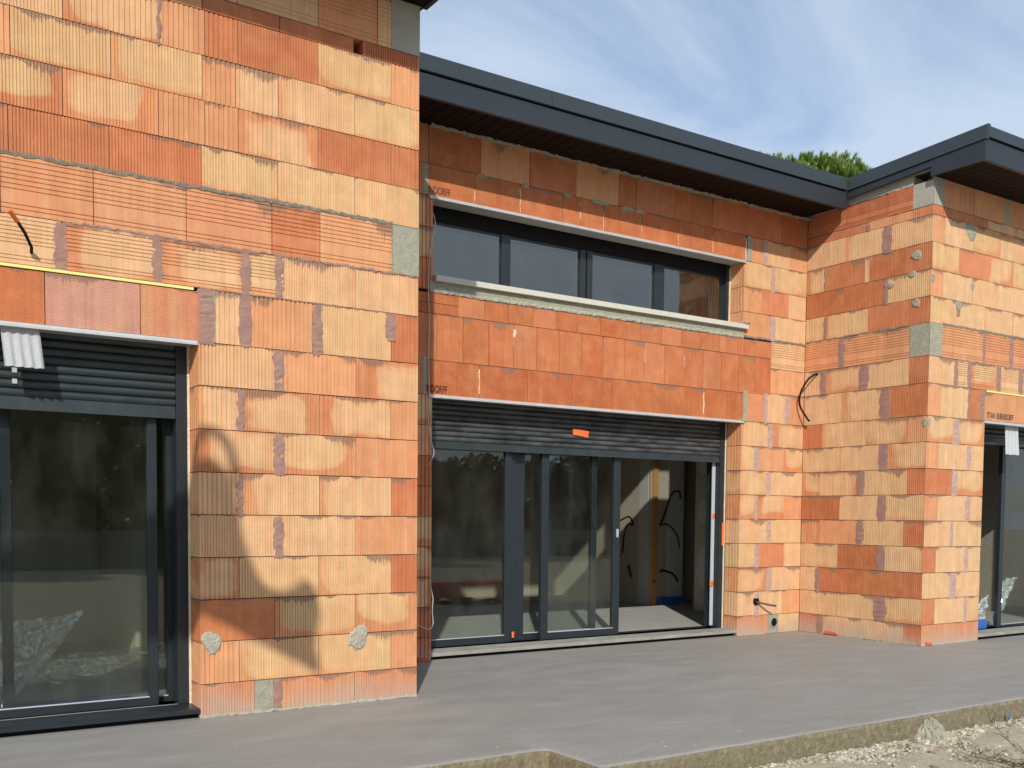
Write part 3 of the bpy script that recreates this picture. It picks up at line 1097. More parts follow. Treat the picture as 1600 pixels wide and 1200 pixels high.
# ---------------------------------------------------------------- shutters, sliding doors, window
def shutter(x0, x1, y, zbot, ztop, m, pitch=.047, bar=.072, spread=0):
    sh = part('roller_shutter', M['slat'], [(x0, x1, y - .004, y + .012, zbot, zbot + bar * .52), (x0, x1, y + .002, y + .012, zbot + bar * .52, zbot + bar)])
    z = zbot + bar
    me = None
    while z < ztop:
        if me is None:
            q = MB().prism([(.010, 0), (.000, pitch * .10), (-.008, pitch * .34), (-.0095, pitch * .55), (-.007, pitch * .74), (.001, pitch * .88), (.010, pitch * .93), (.012, pitch), (.012, 0)], 'x', x0, x1)
            o = q.build('slat', m, sh, (0, y, z))
            me = o.data
        else:
            o = bpy.data.objects.new('slat', me)
            o.location = (0, y, z)
            o.parent = sh
            C.objects.link(o)
        z += pitch
    return sh


shutter(-1.36, 1.668, YA + .205, 1.776, 2.26, M['slat'])
shutter(4.10, 7.655, YB + .225, 1.790, 2.26, M['dirty'], .0455, .062)
shutter(9.60, 11.60, YD + .205, 2.01, 2.26, M['slat'])


def leaf(p, x0, x1, y, z0, z1, st=.058, sr_=.070, rail_=.095, glass='glass'):
    """a glazed sliding leaf: two stiles, two rails, glazing bead, pane"""
    t_ = .045
    for a, b in ((x0, x0 + st), (x1 - sr_, x1)):
        MB().prism([(a + .003, y), (b - .003, y), (b, y + .003), (b, y + t_), (a, y + t_), (a, y + .003)], 'z', z0, z1).build('stile', M['alu'], p)
    MB().box(x0 + st, x1 - sr_, y + .001, y + t_, z0, z0 + rail_).build('rail', M['alu'], p)
    MB().box(x0 + st, x1 - sr_, y + .001, y + t_, z1 - .07, z1).build('rail', M['alu'], p)
    MB().box(x0 + st, x1 - sr_, y - .002, y + .010, z0 + rail_, z0 + rail_ + .006).build('glazing_bead', M['white'], p)
    MB().box(x0 + st - .005, x1 - sr_ + .005, y + .018, y + .022, z0 + rail_ - .005, z1 - .065).build('pane', M[glass], p)


def door(x0, x1, yw, g, leaves, jl=.09, jr=.07, ztop=2.26, dust=False):
    p = part('sliding_door', M['alu'], [(x0, x0 + jl, yw + g + .052, yw + g + .2, .05, ztop), (x1 - jr, x1, yw + g + .052, yw + g + .2, .05, ztop), (x0, x1, yw + g + .1, yw + g + .2, ztop - .06, ztop + .02),
                                       (x0 + jl, x1 - jr, yw + g + .03, yw + g + .22, .045, .062), (x0 + jl, x1 - jr, yw + g + .15, yw + g + .157, .062, .076)])
    for q in leaves:
        leaf(p, *q)
    MB().prism([(yw + .01, .030), (yw - .004, .032), (yw - .006, .052), (yw + .012, .060), (yw + g, .064), (yw + g, .030)], 'x', x0, x1).build('threshold', M['thresh' if dust else 'alu'], p)
    bx('threshold_gap_shade', M['black'], p, x0, x1, yw + .05, yw + g, 0.0, .030)  # black block painting the shadow gap under the threshold
    for xa, xb in ((x1 - .075, x1 - .010), (x0 + .004, x0 + .075)):
        bx('shutter_guide', M['alu'], p, xa, xb, yw + g, yw + g + .05, .066, ztop)
    bx('foam_joint', M['foam'], p, x1 - .010, x1 + .002, yw + g - .008, yw + g + .04, .05, ztop - .05)
    bx('head_box', M['black'], p, x0, x1, yw + .10, yw + g - .012, ztop - .045, ztop)
    return p


dA = door(-1.4, 1.745, YA, .192, [(-.15, 1.572, YA + .25, .045, 2.20, .075, .056, .066), (.74, 1.712, YA + .33, .030, 2.20, .055, .065, .066), (-1.33, -.1, YA + .33, .040, 2.20)])
dB = door(4.09, 7.69, YB, .212, [(4.165, 5.062, YB + .27, .070, 2.20, .06, .068, .062), (5.130, 6.107, YB + .345, .066, 2.20, .125, .065, .062), (5.400, 6.337, YB + .27, .068, 2.20, .080, .080, .064)], dust=True)
bx('jamb_liner', M['white'], dB, 7.572, 7.614, YB + .275, YB + .285, .09, 2.15)
dD = door(9.588, 11.62, YD, .195, [(10.385, 11.55, YD + .27, .030, 2.20, .070, .07, .060)], dust=True)
bx('interlock_bar', M['alu'], dB, 5.070, 5.122, YB + .312, YB + .34, .070, 2.2)
bx('door_handle', M['white'], dB, 6.285, 6.298, YB + .247, YB + .268, 1.02, 1.10)

yw = YB + .235
win = part('window', M['alu'], [(4.09, 4.20, yw, yw + .06, 3.17, 3.699), (7.625, 7.69, yw, yw + .06, 3.17, 3.699), (4.20, 7.625, yw, yw + .06, 3.17, 3.215), (4.20, 7.625, yw + .004, yw + .06, 3.68, 3.699)])
for a, b in ((4.906, 5.000), (5.779, 5.840), (5.858, 5.922), (6.694, 6.818)):
    bx('mullion', M['alu'], win, a, b, yw - .006, yw + .05, 3.215, 3.698)
for a, b in ((4.20, 4.906), (5.000, 5.779), (5.922, 6.694), (6.818, 7.625)):
    bx('pane', M['glassdark'], win, a, b, yw + .014, yw + .018, 3.205, 3.705)
bx('foam_joint', M['foam'], win, 7.680, 7.692, yw - .045, yw, 3.18, 3.78)
bx('shutter_guide', M['alu'], win, 7.645, 7.680, yw - .035, yw, 3.18, 3.84)
bx('shaded_shutter_box', M['black'], win, 4.09, 7.69, yw - .012, yw + .2, 3.700, 3.86)  # black colour stands for the deep shade in the shutter recess above the panes
bx('shaded_shutter_box', M['black'], win, 4.09, 7.69, YB + .09, yw - .02, 3.84, 3.86)

# ---------------------------------------------------------------- rooms behind the glass
FZ = .062
part('interior_floor', M['floor'], [(-2.4, XA - .1, YA + .2, 12.4, -.05, FZ), (XA, XC + .2, YB + .2, 12.4, -.05, FZ), (XC + .26, 12.2, YD + .2, 12.4, -.05, FZ), (XC + .2, XC + .26, 9.22, 12.4, -.05, FZ)])
part('ceiling', M['plaster'], [(-2.4, XA - .1, YA + .26, 12.4, 2.62, 2.70), (XA, XC + .2, YB + .26, 12.4, 4.30, 4.36), (XC + .26, 12.2, YD + .26, 12.4, 2.62, 2.70)])
iw = part('interior_wall', M['plaster'], [(-2.4, XA - .1, 9.6, 9.7, FZ, 2.62), (XA + .001, XA + .06, YB + .26, 12.4, FZ, 4.3), (XA + .06, 8.84, 12.3, 12.4, FZ, 4.3),
                                        (8.84, 9.42, 10.06, 10.16, FZ, 4.3), (8.84, 8.94, 10.16, 12.3, FZ, 4.3), (8.836, 8.90, YB + .26, 9.22, FZ, 4.3), (8.84, 8.90, 9.22, 10.06, 2.3, 4.3), (8.90, 12.2, 9.12, 9.22, FZ, 2.62), (9.9, 10.0, 9.22, 12.4, FZ, 4.3)])
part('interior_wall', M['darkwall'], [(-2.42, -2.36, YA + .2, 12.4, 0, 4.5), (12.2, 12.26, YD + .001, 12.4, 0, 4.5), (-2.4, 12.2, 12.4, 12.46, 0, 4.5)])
bx('joint_strip', M['joint'], iw, 9.14, 9.42, 10.052, 10.06, FZ, 4.2)
bx('joint_strip', M['joint'], iw, 8.832, 8.84, 10.10, 10.28, FZ, 4.2)
for z0_, z1_ in ((.35, .85), (1.15, 1.45), (1.75, 1.98), (.08, .22)):
    q = Wall(iw, 8.836, YB, -math.pi / 2)
    q.ragged(-1.80, -1.30, z0_, z1_, 'joint', .002, .03)
post = MB().box(8.862, 8.945, 10.03, 10.055, FZ, 4.2).build('timber_post', M['timber'])
adopt(post)
bx('wall_box', M['black'], post, 8.885, 8.912, 10.026, 10.03, .36, .40)
bx('skirting_film', M['blue'], iw, 8.96, 9.40, 9.98, 10.05, FZ, FZ + .10)
part('interior_wall', M['plaster'], [(1.9, 2.0, 8.2, 9.6, FZ, 2.62), (-.6, -.2, 9.3, 9.6, FZ, 2.62)])
part('skirting_film', M['blue'], [(-1.2, 1.5, YA + .42, YA + .62, FZ, FZ + .006), (10.0, 10.2, YD + .28, YD + .5, FZ, FZ + .09)])

# ---------------------------------------------------------------- slab and ground
EZ = -.175
poly = [(-6, 4.275), (3.03, 4.275), (3.06, 4.245), (3.06, 3.84), (3.09, 3.81), (14, 3.81), (14, 12.4), (-6, 12.4)]
b = MB()
n = len(poly)
ins = [(x if abs(x) > 5 and x != 3.06 else x, y) for x, y in poly]


def inset(p, d):
    out = []
    for i in range(len(p)):
        a, q, c = Vector(p[i - 1]), Vector(p[i]), Vector(p[(i + 1) % len(p)])
        n1 = Vector((-(q - a).y, (q - a).x)).normalized()
        n2 = Vector((-(c - q).y, (c - q).x)).normalized()
        nn = (n1 + n2).normalized()
        out.append(tuple(q + nn * d / max(.4, nn.dot(n1))))
    return out


def densify(p, step=.12):
    out = []
    for i in range(len(p)):
        a, q = Vector(p[i]), Vector(p[(i + 1) % len(p)])
        k = max(1, int((q - a).length / step)) if a.y < 4.4 and q.y < 4.4 else 1
        for j in range(k):
            out.append(tuple(a + (q - a) * j / k))
    return out


pd = densify(poly)
pd = [(x + (R.uniform(-.004, .004) if y < 4.3 else 0), y + (R.uniform(-.006, .006) if y < 4.3 else 0)) for x, y in pd]
rings = [(pd, -.30), (pd, -.030), (inset(pd, .006), -.010), (inset(pd, .022), -.002), (inset(pd, .05), 0.0)]
for rg, z in rings:
    b.v += [(x, y, z) for x, y in rg]
n = len(pd)
for l in range(len(rings) - 1):
    for i in range(n):
        j = (i + 1) % n
        b.f.append((l * n + i, l * n + j, (l + 1) * n + j, (l + 1) * n + i))
b.f.append(tuple((len(rings) - 1) * n + i for i in range(n)))
slab = b.build('terrace_slab', M['slab'])
tag(slab, 'smooth grey trowelled concrete terrace slab with a stepped rough edge', None, None, 'structure')

# rough earth: fine grid near the slab, one wide sheet beyond
g, gf = [], []
nx, ny = 170, 90
gx0, gx1, gy0, gy1 = 1.0, 9.5, .6, 4.4
for j in range(ny + 1):
    for i in range(nx + 1):
        x, y = gx0 + (gx1 - gx0) * i / nx, gy0 + (gy1 - gy0) * j / ny
        edge = min((x - gx0), (gx1 - x), (y - gy0), 1.0)
        h = .012 * math.sin(x * 3.1 + y * 2.0) + .010 * math.sin(x * 7.3 - y * 5.1) + R.uniform(-.006, .006) + .03 * max(0, 1 - abs(y - 3.5) / .35)
        g.append((x, y, EZ + h * min(1, edge * 4) + .002))
for j in range(ny):
    for i in range(nx):
        a = j * (nx + 1) + i
        gf.append((a, a + 1, a + nx + 2, a + nx + 1))
ro = mk('bare_ground', g, gf, M['ground'], smooth=True)
tag(ro, 'bumpy pale gravelly earth along the terrace edge', None, None, 'structure')
far = mk('ground', [(-150, -150, EZ - .02), (150, -150, EZ - .02), (150, 150, EZ - .02), (-150, 150, EZ - .02)], [(0, 1, 2, 3)], M['ground'])
tag(far, 'flat bare ground around the building', None, None, 'structure')

# loose chippings
ICO = [(0, 0, 1), (.894, 0, .447), (.276, .851, .447), (-.724, .526, .447), (-.724, -.526, .447), (.276, -.851, .447),
       (.724, .526, -.447), (-.276, .851, -.447), (-.894, 0, -.447), (-.276, -.851, -.447), (.724, -.526, -.447), (0, 0, -1)]
ICF = [(0, 1, 2), (0, 2, 3), (0, 3, 4), (0, 4, 5), (0, 5, 1), (1, 6, 2), (2, 7, 3), (3, 8, 4), (4, 9, 5), (5, 10, 1),
       (2, 6, 7), (3, 7, 8), (4, 8, 9), (5, 9, 10), (1, 10, 6), (11, 7, 6), (11, 8, 7), (11, 9, 8), (11, 10, 9), (11, 6, 10)]


def chips(v, f, sh, x, y, z, s):
    n0 = len(v)
    a = R.random() * 6.28
    ca, sa = math.cos(a), math.sin(a)
    sx_, sy_, sz_ = s * R.uniform(.7, 1.5), s * R.uniform(.6, 1.1), s * R.uniform(.35, .8)
    tl = R.uniform(-.5, .5)
    q = R.random()
    for p in ICO:
        k = R.uniform(.75, 1.15)
        px, py, pz = p[0] * sx_ * k, p[1] * sy_ * k, p[2] * sz_ * k + p[0] * sx_ * tl
        v.append((x + px * ca - py * sa, y + px * sa + py * ca, z + pz))
        sh.append(q)
    f += [(n0 + i, n0 + j, n0 + k_) for i, j, k_ in ICF]


v, f, sh = [], [], []
for i in range(20000):
    if i < 12500:
        x = R.uniform(3.1, 8.2)
        y = 3.80 - abs(R.gauss(0, .16))
    else:
        x, y = R.uniform(2.6, 8.5), R.uniform(1.8, 3.8)
    s = R.choice((.003, .004, .005, .006, .006, .008, .011, .017)) * (1.1 if i < 12500 else .8)
    zz_ = EZ + .012 + (.018 * max(0, 1 - (3.8 - y) / .2) if y > 3.5 else 0) + R.uniform(0, .008)
    chips(v, f, sh, x, y, zz_, s)
for i in range(260):
    chips(v, f, sh, R.uniform(1.5, 9), 3.85 + abs(R.gauss(0, .5)), .002, R.choice((.002, .003, .004)))
tag(mk('gravel', v, f, M['stone'], shade=sh), 'pale crushed limestone gravel banked along the slab edge', None, None, 'stuff')

big = [(3.50, 3.70, .035), (3.63, 3.74, .03), (3.78, 3.71, .04), (3.93, 3.75, .03), (4.12, 3.70, .042), (4.31, 3.74, .03), (4.52, 3.73, .034), (4.72, 3.70, .040), (4.9, 3.75, .03),
       (5.06, 3.71, .036), (5.25, 3.74, .03), (5.42, 3.72, .034), (5.95, 3.73, .036), (6.12, 3.72, .03), (6.33, 3.75, .03), (4.85, 3.45, .024), (5.3, 3.52, .028), (5.0, 3.3, .025)]
tints = ['cream', 'pale grey', 'tan', 'white', 'dark grey', 'ochre', 'chalky', 'brownish', 'bluish grey', 'sandy']
for i, (x, y, s) in enumerate(big):
    v, f, sh = [], [], []
    chips(v, f, sh, 0, 0, 0, s)
    o = mk('stone', v, f, M['stone'], None, (x, y, EZ + .028), shade=sh)
    tag(o, 'pale angular limestone lying loose in the gravel by the slab edge', 'stone', 'larger stones in the gravel')

# spilled concrete heap against the slab
v, f = [], []
rs, seg = 9, 22
for j in range(rs + 1):
    t_ = j / rs
    for k in range(seg):
        a = math.pi + math.pi * k / (seg - 1)
        rr = .17 * t_ * R.uniform(.8, 1.2) + .012
        v.append((5.69 + math.cos(a) * rr, 3.815 + math.sin(a) * rr * .9, EZ - .01 + .150 * (1 - t_ ** 1.5) ** 1.2 + R.uniform(-.014, .014) * (0 < j < rs)))
for j in range(rs):
    for k in range(seg - 1):
        a = j * seg + k
        f.append((a, a + seg, a + seg + 1, a + 1))
tag(mk('concrete_spill', v, f, M['grey']), 'rough heap of spilled concrete against the middle of the slab edge', 'concrete')

o = MB().prism([(-.012, 0), (.016, .008), (.012, .052), (-.004, .075), (-.016, .04)], 'y', 0, .004).build('tape_scrap', M['blue'], None, (6.53, 3.775, EZ + .03), .4)
tag(o, 'small scrap of blue plastic stuck upright in the gravel', 'scrap')


def weed(x, y, label, n, spread, h0):
    b = MB()
    for i in range(n):
        a = R.uniform(0, 6.28)
        L = R.uniform(.5, 1) * spread
        p0 = Vector((x, y, EZ + .02))
        dr = Vector((math.cos(a), math.sin(a), R.uniform(.05, .9) * h0)).normalized()
        pts = [p0]
        for k in range(6):
            dr = (dr + Vector((R.uniform(-.2, .2), R.uniform(-.2, .2), R.uniform(-.12, .10)))).normalized()
            q = pts[-1] + dr * L / 6
            q.z = max(q.z, EZ + .02)
            pts.append(q)
        b.tube(pts, .0035, 4, .4)
        for k in range(1, 7):
            for _ in range(3):
                d2 = Vector((R.uniform(-1, 1), R.uniform(-1, 1), R.uniform(-.2, 1))).normalized() * L * R.uniform(.08, .24)
                e = pts[k] + d2
                e.z = max(e.z, EZ + .015)
                b.tube([pts[k], (pts[k] + e) / 2 + Vector((0, 0, .006)), e], .0022, 3, .5)
                for _ in range(3):
                    q = pts[k].lerp(e, R.random())
                    u = Vector((R.uniform(-1, 1), R.uniform(-1, 1), R.uniform(-1, 1))) * .010
                    w2 = Vector((R.uniform(-1, 1), R.uniform(-1, 1), R.uniform(-1, 1))) * .006
                    n0 = len(b.v)
                    b.v += [tuple(q), tuple(q + u), tuple(q + u + w2)]
                    b.f.append((n0, n0 + 1, n0 + 2))
    tag(b.build('dry_weed', M['twig']), label, 'weed')


weed(5.50, 2.93, 'large dry twiggy weed sprawling on the gravel at the lower right', 16, .52, .25)
weed(6.55, 3.32, 'smaller dry weed on the gravel nearest the right edge', 9, .26, .4)
weed(4.72, 2.98, 'low dry weed on the gravel left of the large one', 6, .22, .4)

# ---------------------------------------------------------------- cables, tapes, small fittings
o = MB().tube(spline([(4.10, YB + .02, 3.69), (4.102, YB - .012, 3.60), (4.073, YB - .015, 3.49), (4.05, YB - .012, 3.33), (4.04, YB - .012, 3.07), (4.047, YB - .015, 2.81), (4.043, YB - .012, 2.50), (4.05, YB - .02, 2.19),
                      (4.046, YB - .015, 1.98), (4.071, YB - .02, 1.824), (4.096, YB - .02, 1.736), (4.066, YB - .015, 1.656), (4.05, YB - .012, 1.63)]), .0042, 6).build('cable', M['cable'], smooth=True)
tag(o, 'thin pale cable hanging beside the left end of the upper window down to the shutter', 'cable')
o = MB().tube(spline([(4.085, YB + .01, .68), (4.072, YB - .02, .617), (4.088, YB - .03, .525), (4.082, YB - .03, .419), (4.09, YB - .03, .311), (4.056, YB - .03, .272), (4.0, YB - .03, .285), (3.95, YB - .02, .307), (3.90, YB - .01, .32)]), .0045, 6).build('cable', M['cable'], smooth=True)
tag(o, 'short pale cable looping low beside the left frame of the middle door', 'cable')
# conduit loop in the inner corner
t0 = empty('conduit', (XC, 7.205, 2.74))
MB().tube(spline([(.01, 0, 0), (-.03, .01, .0), (-.10, .05, -.06), (-.15, .10, -.20), (-.14, .11, -.33), (-.07, .07, -.46), (-.055, .05, -.49)]), .0105, 8).build('tube', M['black'], t0, smooth=True)
tag(t0, 'black corrugated conduit curving out of the side wall near the inner corner', 'conduit')
# conduit with orange tip on the left wall
t0 = empty('conduit', (.87, YA, 2.635))
MB().tube([(.0, .02, -.05), (-.008, -.05, -.03), (-.05, -.13, .02), (-.10, -.19, .07)], .0085, 8).build('tube', M['black'], t0, smooth=True)
MB().tube([(-.092, -.178, .062), (-.135, -.225, .10)], .0115, 8).build('tip', M['orange'], t0)
tag(t0, 'black conduit stub with orange tip above the left door lintel', 'conduit')
t0 = empty('conduit', (7.965, YB, .335))
MB().tube([(-.01, .05, .01), (.02, -.03, .0), (.09, -.10, -.02), (.15, -.14, -.03)], .011, 8).build('tube', M['brownc'], t0, smooth=True)
n_ = 14
MB().prism([(.045 * math.cos(6.28 * k / n_), .045 * math.sin(6.28 * k / n_) + .012) for k in range(n_)], 'y', -.0035, .03).build('hole', M['black'], t0)
tag(t0, 'short brown conduit poking from a round hole low beside the middle door', 'conduit')
# pipe mouth in the grey patch
t0 = empty('drain_pipe', (8.235, YB, .115))
v, f = [], []
K = 24
for rr, yy in ((.058, -.002), (.058, -.012), (.046, -.012), (.046, .10)):
    for k in range(K):
        a = 2 * math.pi * k / K
        v.append((rr * math.cos(a), yy, rr * math.sin(a)))
for l in range(3):
    for k in range(K):
        k2 = (k + 1) % K
        f.append((l * K + k, l * K + k2, (l + 1) * K + k2, (l + 1) * K + k))
mk('pipe', v, f, M['grey'], t0)
mk('pipe_bottom', [(.05 * math.cos(6.28 * k / 16), -.004 , .05 * math.sin(6.28 * k / 16)) for k in range(16)], [tuple(range(16))], M['black'], t0)
tag(t0, 'round grey pipe mouth set in a cement patch at the foot of the middle wall', 'pipe')


def tape(x, y, z, w_, h, label, rz=0.0, skew=0.0):
    b = MB()
    n = 5
    for i in range(n + 1):
        u = i / n
        dy = -.004 * math.sin(u * 5) - .001
        for zz_ in (0, 1):
            b.v.append((w_ * u + R.uniform(-.002, .002), dy, h * zz_ + skew * u + R.uniform(-.003, .003)))
    for i in range(n):
        b.f.append((2 * i, 2 * i + 2, 2 * i + 3, 2 * i + 1))
    tag(b.build('orange_tape', M['orange'], None, (x, y, z), rz), label, 'tape')


tape(5.70, YB + .208, 1.975, .185, .058, 'orange tape stuck on the middle roller shutter', 0, -.012)
tape(7.655, YB + .206, .93, .05, .24, 'orange tape hanging on the right shutter guide of the middle door')
tape(7.575, YB + .270, 1.21, .035, .05, 'orange tape dot on the white liner of the middle door opening')
tape(7.555, YB + .270, .50, .055, .055, 'small orange sticker low on the white liner of the middle door opening')
tape(5.085, YB + .281, .105, .03, .055, 'orange sticker at the foot of the middle door stiles')
for x, y, z, w_, rz, lb in ((XC - .012, 7.03, .012, .17, -math.pi / 2, 'red brick chip lying at the foot of the side wall'), (8.70, YD - .014, .006, .10, 0, 'red brick chip at the foot of the right wing corner'),
                            (3.95, YB - .014, .004, .11, 0, 'red brick chip at the foot of the strip left of the middle door')):
    o = MB().prism([(0, 0), (w_, 0), (w_ * .85, .022), (w_ * .1, .030)], 'y', -.010, .012).build('brick_chip', M['redchip'], None, (x, y, z), rz)
    tag(o, lb, 'brick chip')


def fleece(x0, x1, y, ztop, zbot, label, lean=0.0):
    n, mth = 18, 8
    v, f = [], []
    for j in range(mth + 1):
        t_ = j / mth
        for i in range(n + 1):
            u = i / n
            v.append((x0 + (x1 - x0) * u + lean * t_ + .006 * t_ * (u - .5), y + .010 * math.sin(u * 26) * (.3 + t_) - .02 * t_, ztop + (zbot - ztop) * t_ + R.uniform(-.003, .003) * (j == mth)))
    for j in range(mth):
        for i in range(n):
            a = j * (n + 1) + i
            f.append((a, a + n + 1, a + n + 2, a + 1))
    tag(mk('fleece_strip', v, f, M['cloth'], smooth=True), label, 'cloth')


fleece(.715, .905, YA + .03, 2.20, 1.985, 'grey fleece strip hanging over the left roller shutter', .02)
fleece(10.03, 10.28, YD + .05, 2.20, 1.90, 'grey fleece strip hanging over the right wing shutter')
for z in (1.915, 1.975):
    tag(bx('sticker', M['cloth'], None, .79, .815, YA + .190, YA + .196, z, z + .026), 'small square grey sticker on the left roller shutter' if z > 1.95 else 'lower of the two square grey stickers on the left roller shutter', 'sticker')


def wire(name, pts, r, m, label, cat='cable'):
    tag(MB().tube(spline(pts), r, 7).build(name, M[m], smooth=True), label, cat)


# cables dangling from the walls of the middle room
wire('cable', [(9.00, 10.05, 1.13), (8.97, 9.96, 1.20), (9.06, 9.90, 1.52), (9.15, 9.86, 1.56), (9.18, 9.86, 1.46)], .012, 'black', 'black cable arching up from the socket hole right of the timber post')
wire('cable', [(8.99, 10.05, 1.12), (9.04, 9.94, 1.12), (9.14, 9.88, 1.0), (9.18, 9.86, .82)], .010, 'black', 'black cable drooping right from the socket hole right of the timber post')
wire('cable', [(8.84, 10.40, 1.12), (8.72, 10.34, 1.22), (8.55, 10.30, 1.18), (8.42, 10.28, 1.12)], .011, 'black', 'black cable reaching left inside the middle room')
wire('cable', [(8.84, 10.40, 1.11), (8.70, 10.34, 1.12), (8.60, 10.30, 1.0), (8.56, 10.28, .72)], .011, 'black', 'black cable with red end hanging left of the timber post')
wire('cable_end', [(8.56, 10.28, .74), (8.56, 10.28, .68)], .018, 'redchip', 'red cap on the hanging black cable end')
wire('cable', [(8.84, 10.42, .42), (8.76, 10.35, .46), (8.68, 10.30, .58)], .014, 'black', 'short black cable stub low on the wall left of the timber post')
wire('cable', [(9.02, 10.05, .50), (9.00, 9.98, .52), (9.10, 9.9, .48), (9.18, 9.88, .38)], .014, 'black', 'short black cable stub low on the wall right of the timber post')


def film(pts4, n, label, amp=.03, loc=(0, 0, 0)):
    """crumpled sheet spanned by four corner points"""
    P0, P1, P2, P3 = [Vector(p) for p in pts4]
    v, f = [], []
    ph = [R.uniform(0, 6.28) for _ in range(12)]
    for j in range(n + 1):
        for i in range(n + 1):
            u, w2 = i / n, j / n
            p = (P0 * (1 - u) + P1 * u) * (1 - w2) + (P3 * (1 - u) + P2 * u) * w2
            d = amp * (math.sin(9 * u + 14 * w2 + ph[0]) * .6 + math.sin(23 * u - 9 * w2 + ph[1]) * .4 + math.sin(41 * w2 + 17 * u + ph[2]) * .25) + R.uniform(-.25, .25) * amp
            v.append((p.x + d * .5, p.y + d, p.z + d * .3))
    for j in range(n):
        for i in range(n):
            a = j * (n + 1) + i
            f.append((a, a + 1, a + n + 2, a + n + 1))
    tag(mk('plastic_sheet', v, f, M['film'], smooth=False), label, 'plastic sheet')


film([(.55, YA + .46, .56), (1.19, YA + .46, .62), (.90, YA + .49, .20), (.72, YA + .49, .06)], 30, 'crumpled clear plastic sheet hanging inside the left sliding door')
film([(10.50, YD + .36, .55), (10.90, YD + .36, .60), (10.66, YD + .39, .22), (10.50, YD + .39, .06)], 18, 'crumpled clear plastic sheet behind the right wing glass', .02)
film([(9.95, YD + .36, .22), (10.36, YD + .36, .42), (10.36, YD + .40, .14), (9.97, YD + .40, .12)], 16, 'crumpled clear plastic sheet inside the open right wing doorway', .02)
film([(1.0, YA + .9, .30), (1.95, YA + .9, .36), (2.05, YA + 1.3, .08), (.9, YA + 1.3, .08)], 22, 'dusty plastic sheet lying on the floor behind the left door', .025)

# ---------------------------------------------------------------- stone pine behind the roof
def needles(v, f, sh, p, d, L, s):
    a = d.cross(Vector((.3, .2, 1))).normalized()
    b_ = d.cross(a)
    q0 = R.random()
    for i in range(64):
        t_ = R.random()
        base = p + d * L * t_
        th = R.random() * 6.28
        out = (a * math.cos(th) + b_ * math.sin(th)) * s * (1 - .35 * t_) + d * s * 1.1
        wv = out.cross(d).normalized() * .010
        n0 = len(v)
        v += [tuple(base + wv), tuple(base - wv), tuple(base + out)]
        f.append((n0, n0 + 1, n0 + 2))
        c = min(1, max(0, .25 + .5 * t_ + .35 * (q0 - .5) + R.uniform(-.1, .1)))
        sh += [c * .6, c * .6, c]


def pine(cx_, cy_, cz, rx, rz_, n, label, trunk_z=-.2):
    t0 = empty('stone_pine', (cx_, cy_, EZ))
    v, f, sh = [], [], []
    for i in range(n):
        a = R.random() * 6.28
        q = math.sqrt(R.random())
        x, y = rx * q * math.cos(a), rx * q * math.sin(a)
        hh = (1 - q * q) ** .5
        lump = .16 * math.sin(x * 2.3 + 1) + .14 * math.sin(y * 2.9 + x) + .12 * math.sin(x * 6 + y) + .08 * math.sin(x * 13 + 2)
        z = (cz - EZ) + rz_ * hh + lump - (R.random() ** 2) * .8 - .15
        d = Vector((x * .10 + R.uniform(-.30, .30), y * .10 + R.uniform(-.30, .30), 1)).normalized()
        needles(v, f, sh, Vector((x, y, z)), d, R.uniform(.16, .30), R.uniform(.09, .12))
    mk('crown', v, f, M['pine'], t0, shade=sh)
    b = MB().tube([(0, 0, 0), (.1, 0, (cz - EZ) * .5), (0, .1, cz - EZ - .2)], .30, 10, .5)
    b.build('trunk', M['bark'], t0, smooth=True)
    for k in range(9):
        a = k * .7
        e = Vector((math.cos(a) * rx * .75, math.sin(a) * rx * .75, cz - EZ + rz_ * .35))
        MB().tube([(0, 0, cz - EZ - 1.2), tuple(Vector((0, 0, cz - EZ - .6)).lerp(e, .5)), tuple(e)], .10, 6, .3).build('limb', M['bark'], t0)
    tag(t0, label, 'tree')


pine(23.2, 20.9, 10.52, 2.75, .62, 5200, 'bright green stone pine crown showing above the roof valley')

# ---------------------------------------------------------------- what the glass reflects, behind the photographer
def leafy(v, f, sh, c, r, n, s):
    for i in range(n):
        d = Vector((R.gauss(0, 1), R.gauss(0, 1), R.gauss(0, 1))).normalized() * (R.random() ** .4)
        p = Vector((c[0] + d.x * r[0], c[1] + d.y * r[1], max(.02, c[2] + d.z * r[2])))
        u = Vector((R.uniform(-1, 1), R.uniform(-1, 1), R.uniform(-1, 1))).normalized() * s * R.uniform(.6, 1.4)
        w2 = u.cross(Vector((R.uniform(-1, 1), R.uniform(-1, 1), R.uniform(-1, 1)))).normalized() * s * .6
        n0 = len(v)
        v += [tuple(p - u), tuple(p + w2), tuple(p + u), tuple(p - w2)]
        f.append((n0, n0 + 1, n0 + 2, n0 + 3))
        q = R.random()
        sh += [q] * 4


def tree(x, y, h, r, n, label, group):
    t0 = empty('broadleaf_tree', (x, y, EZ - .02))
    v, f, sh = [], [], []
    for k in range(7):
        a = R.random() * 6.28
        leafy(v, f, sh, (math.cos(a) * r * .45, math.sin(a) * r * .4, h * (.12 + .12 * k) ), (r * .75, r * .6, h * .17), n // 7, .15)
    mk('crown', v, f, M['leaf'], t0, shade=sh)
    MB().tube([(0, 0, 0), (.05, .05, h * .4), (0, 0, h * .75)], .12, 8, .4).build('trunk', M['bark'], t0, smooth=True)
    tag(t0, label, 'tree', group)


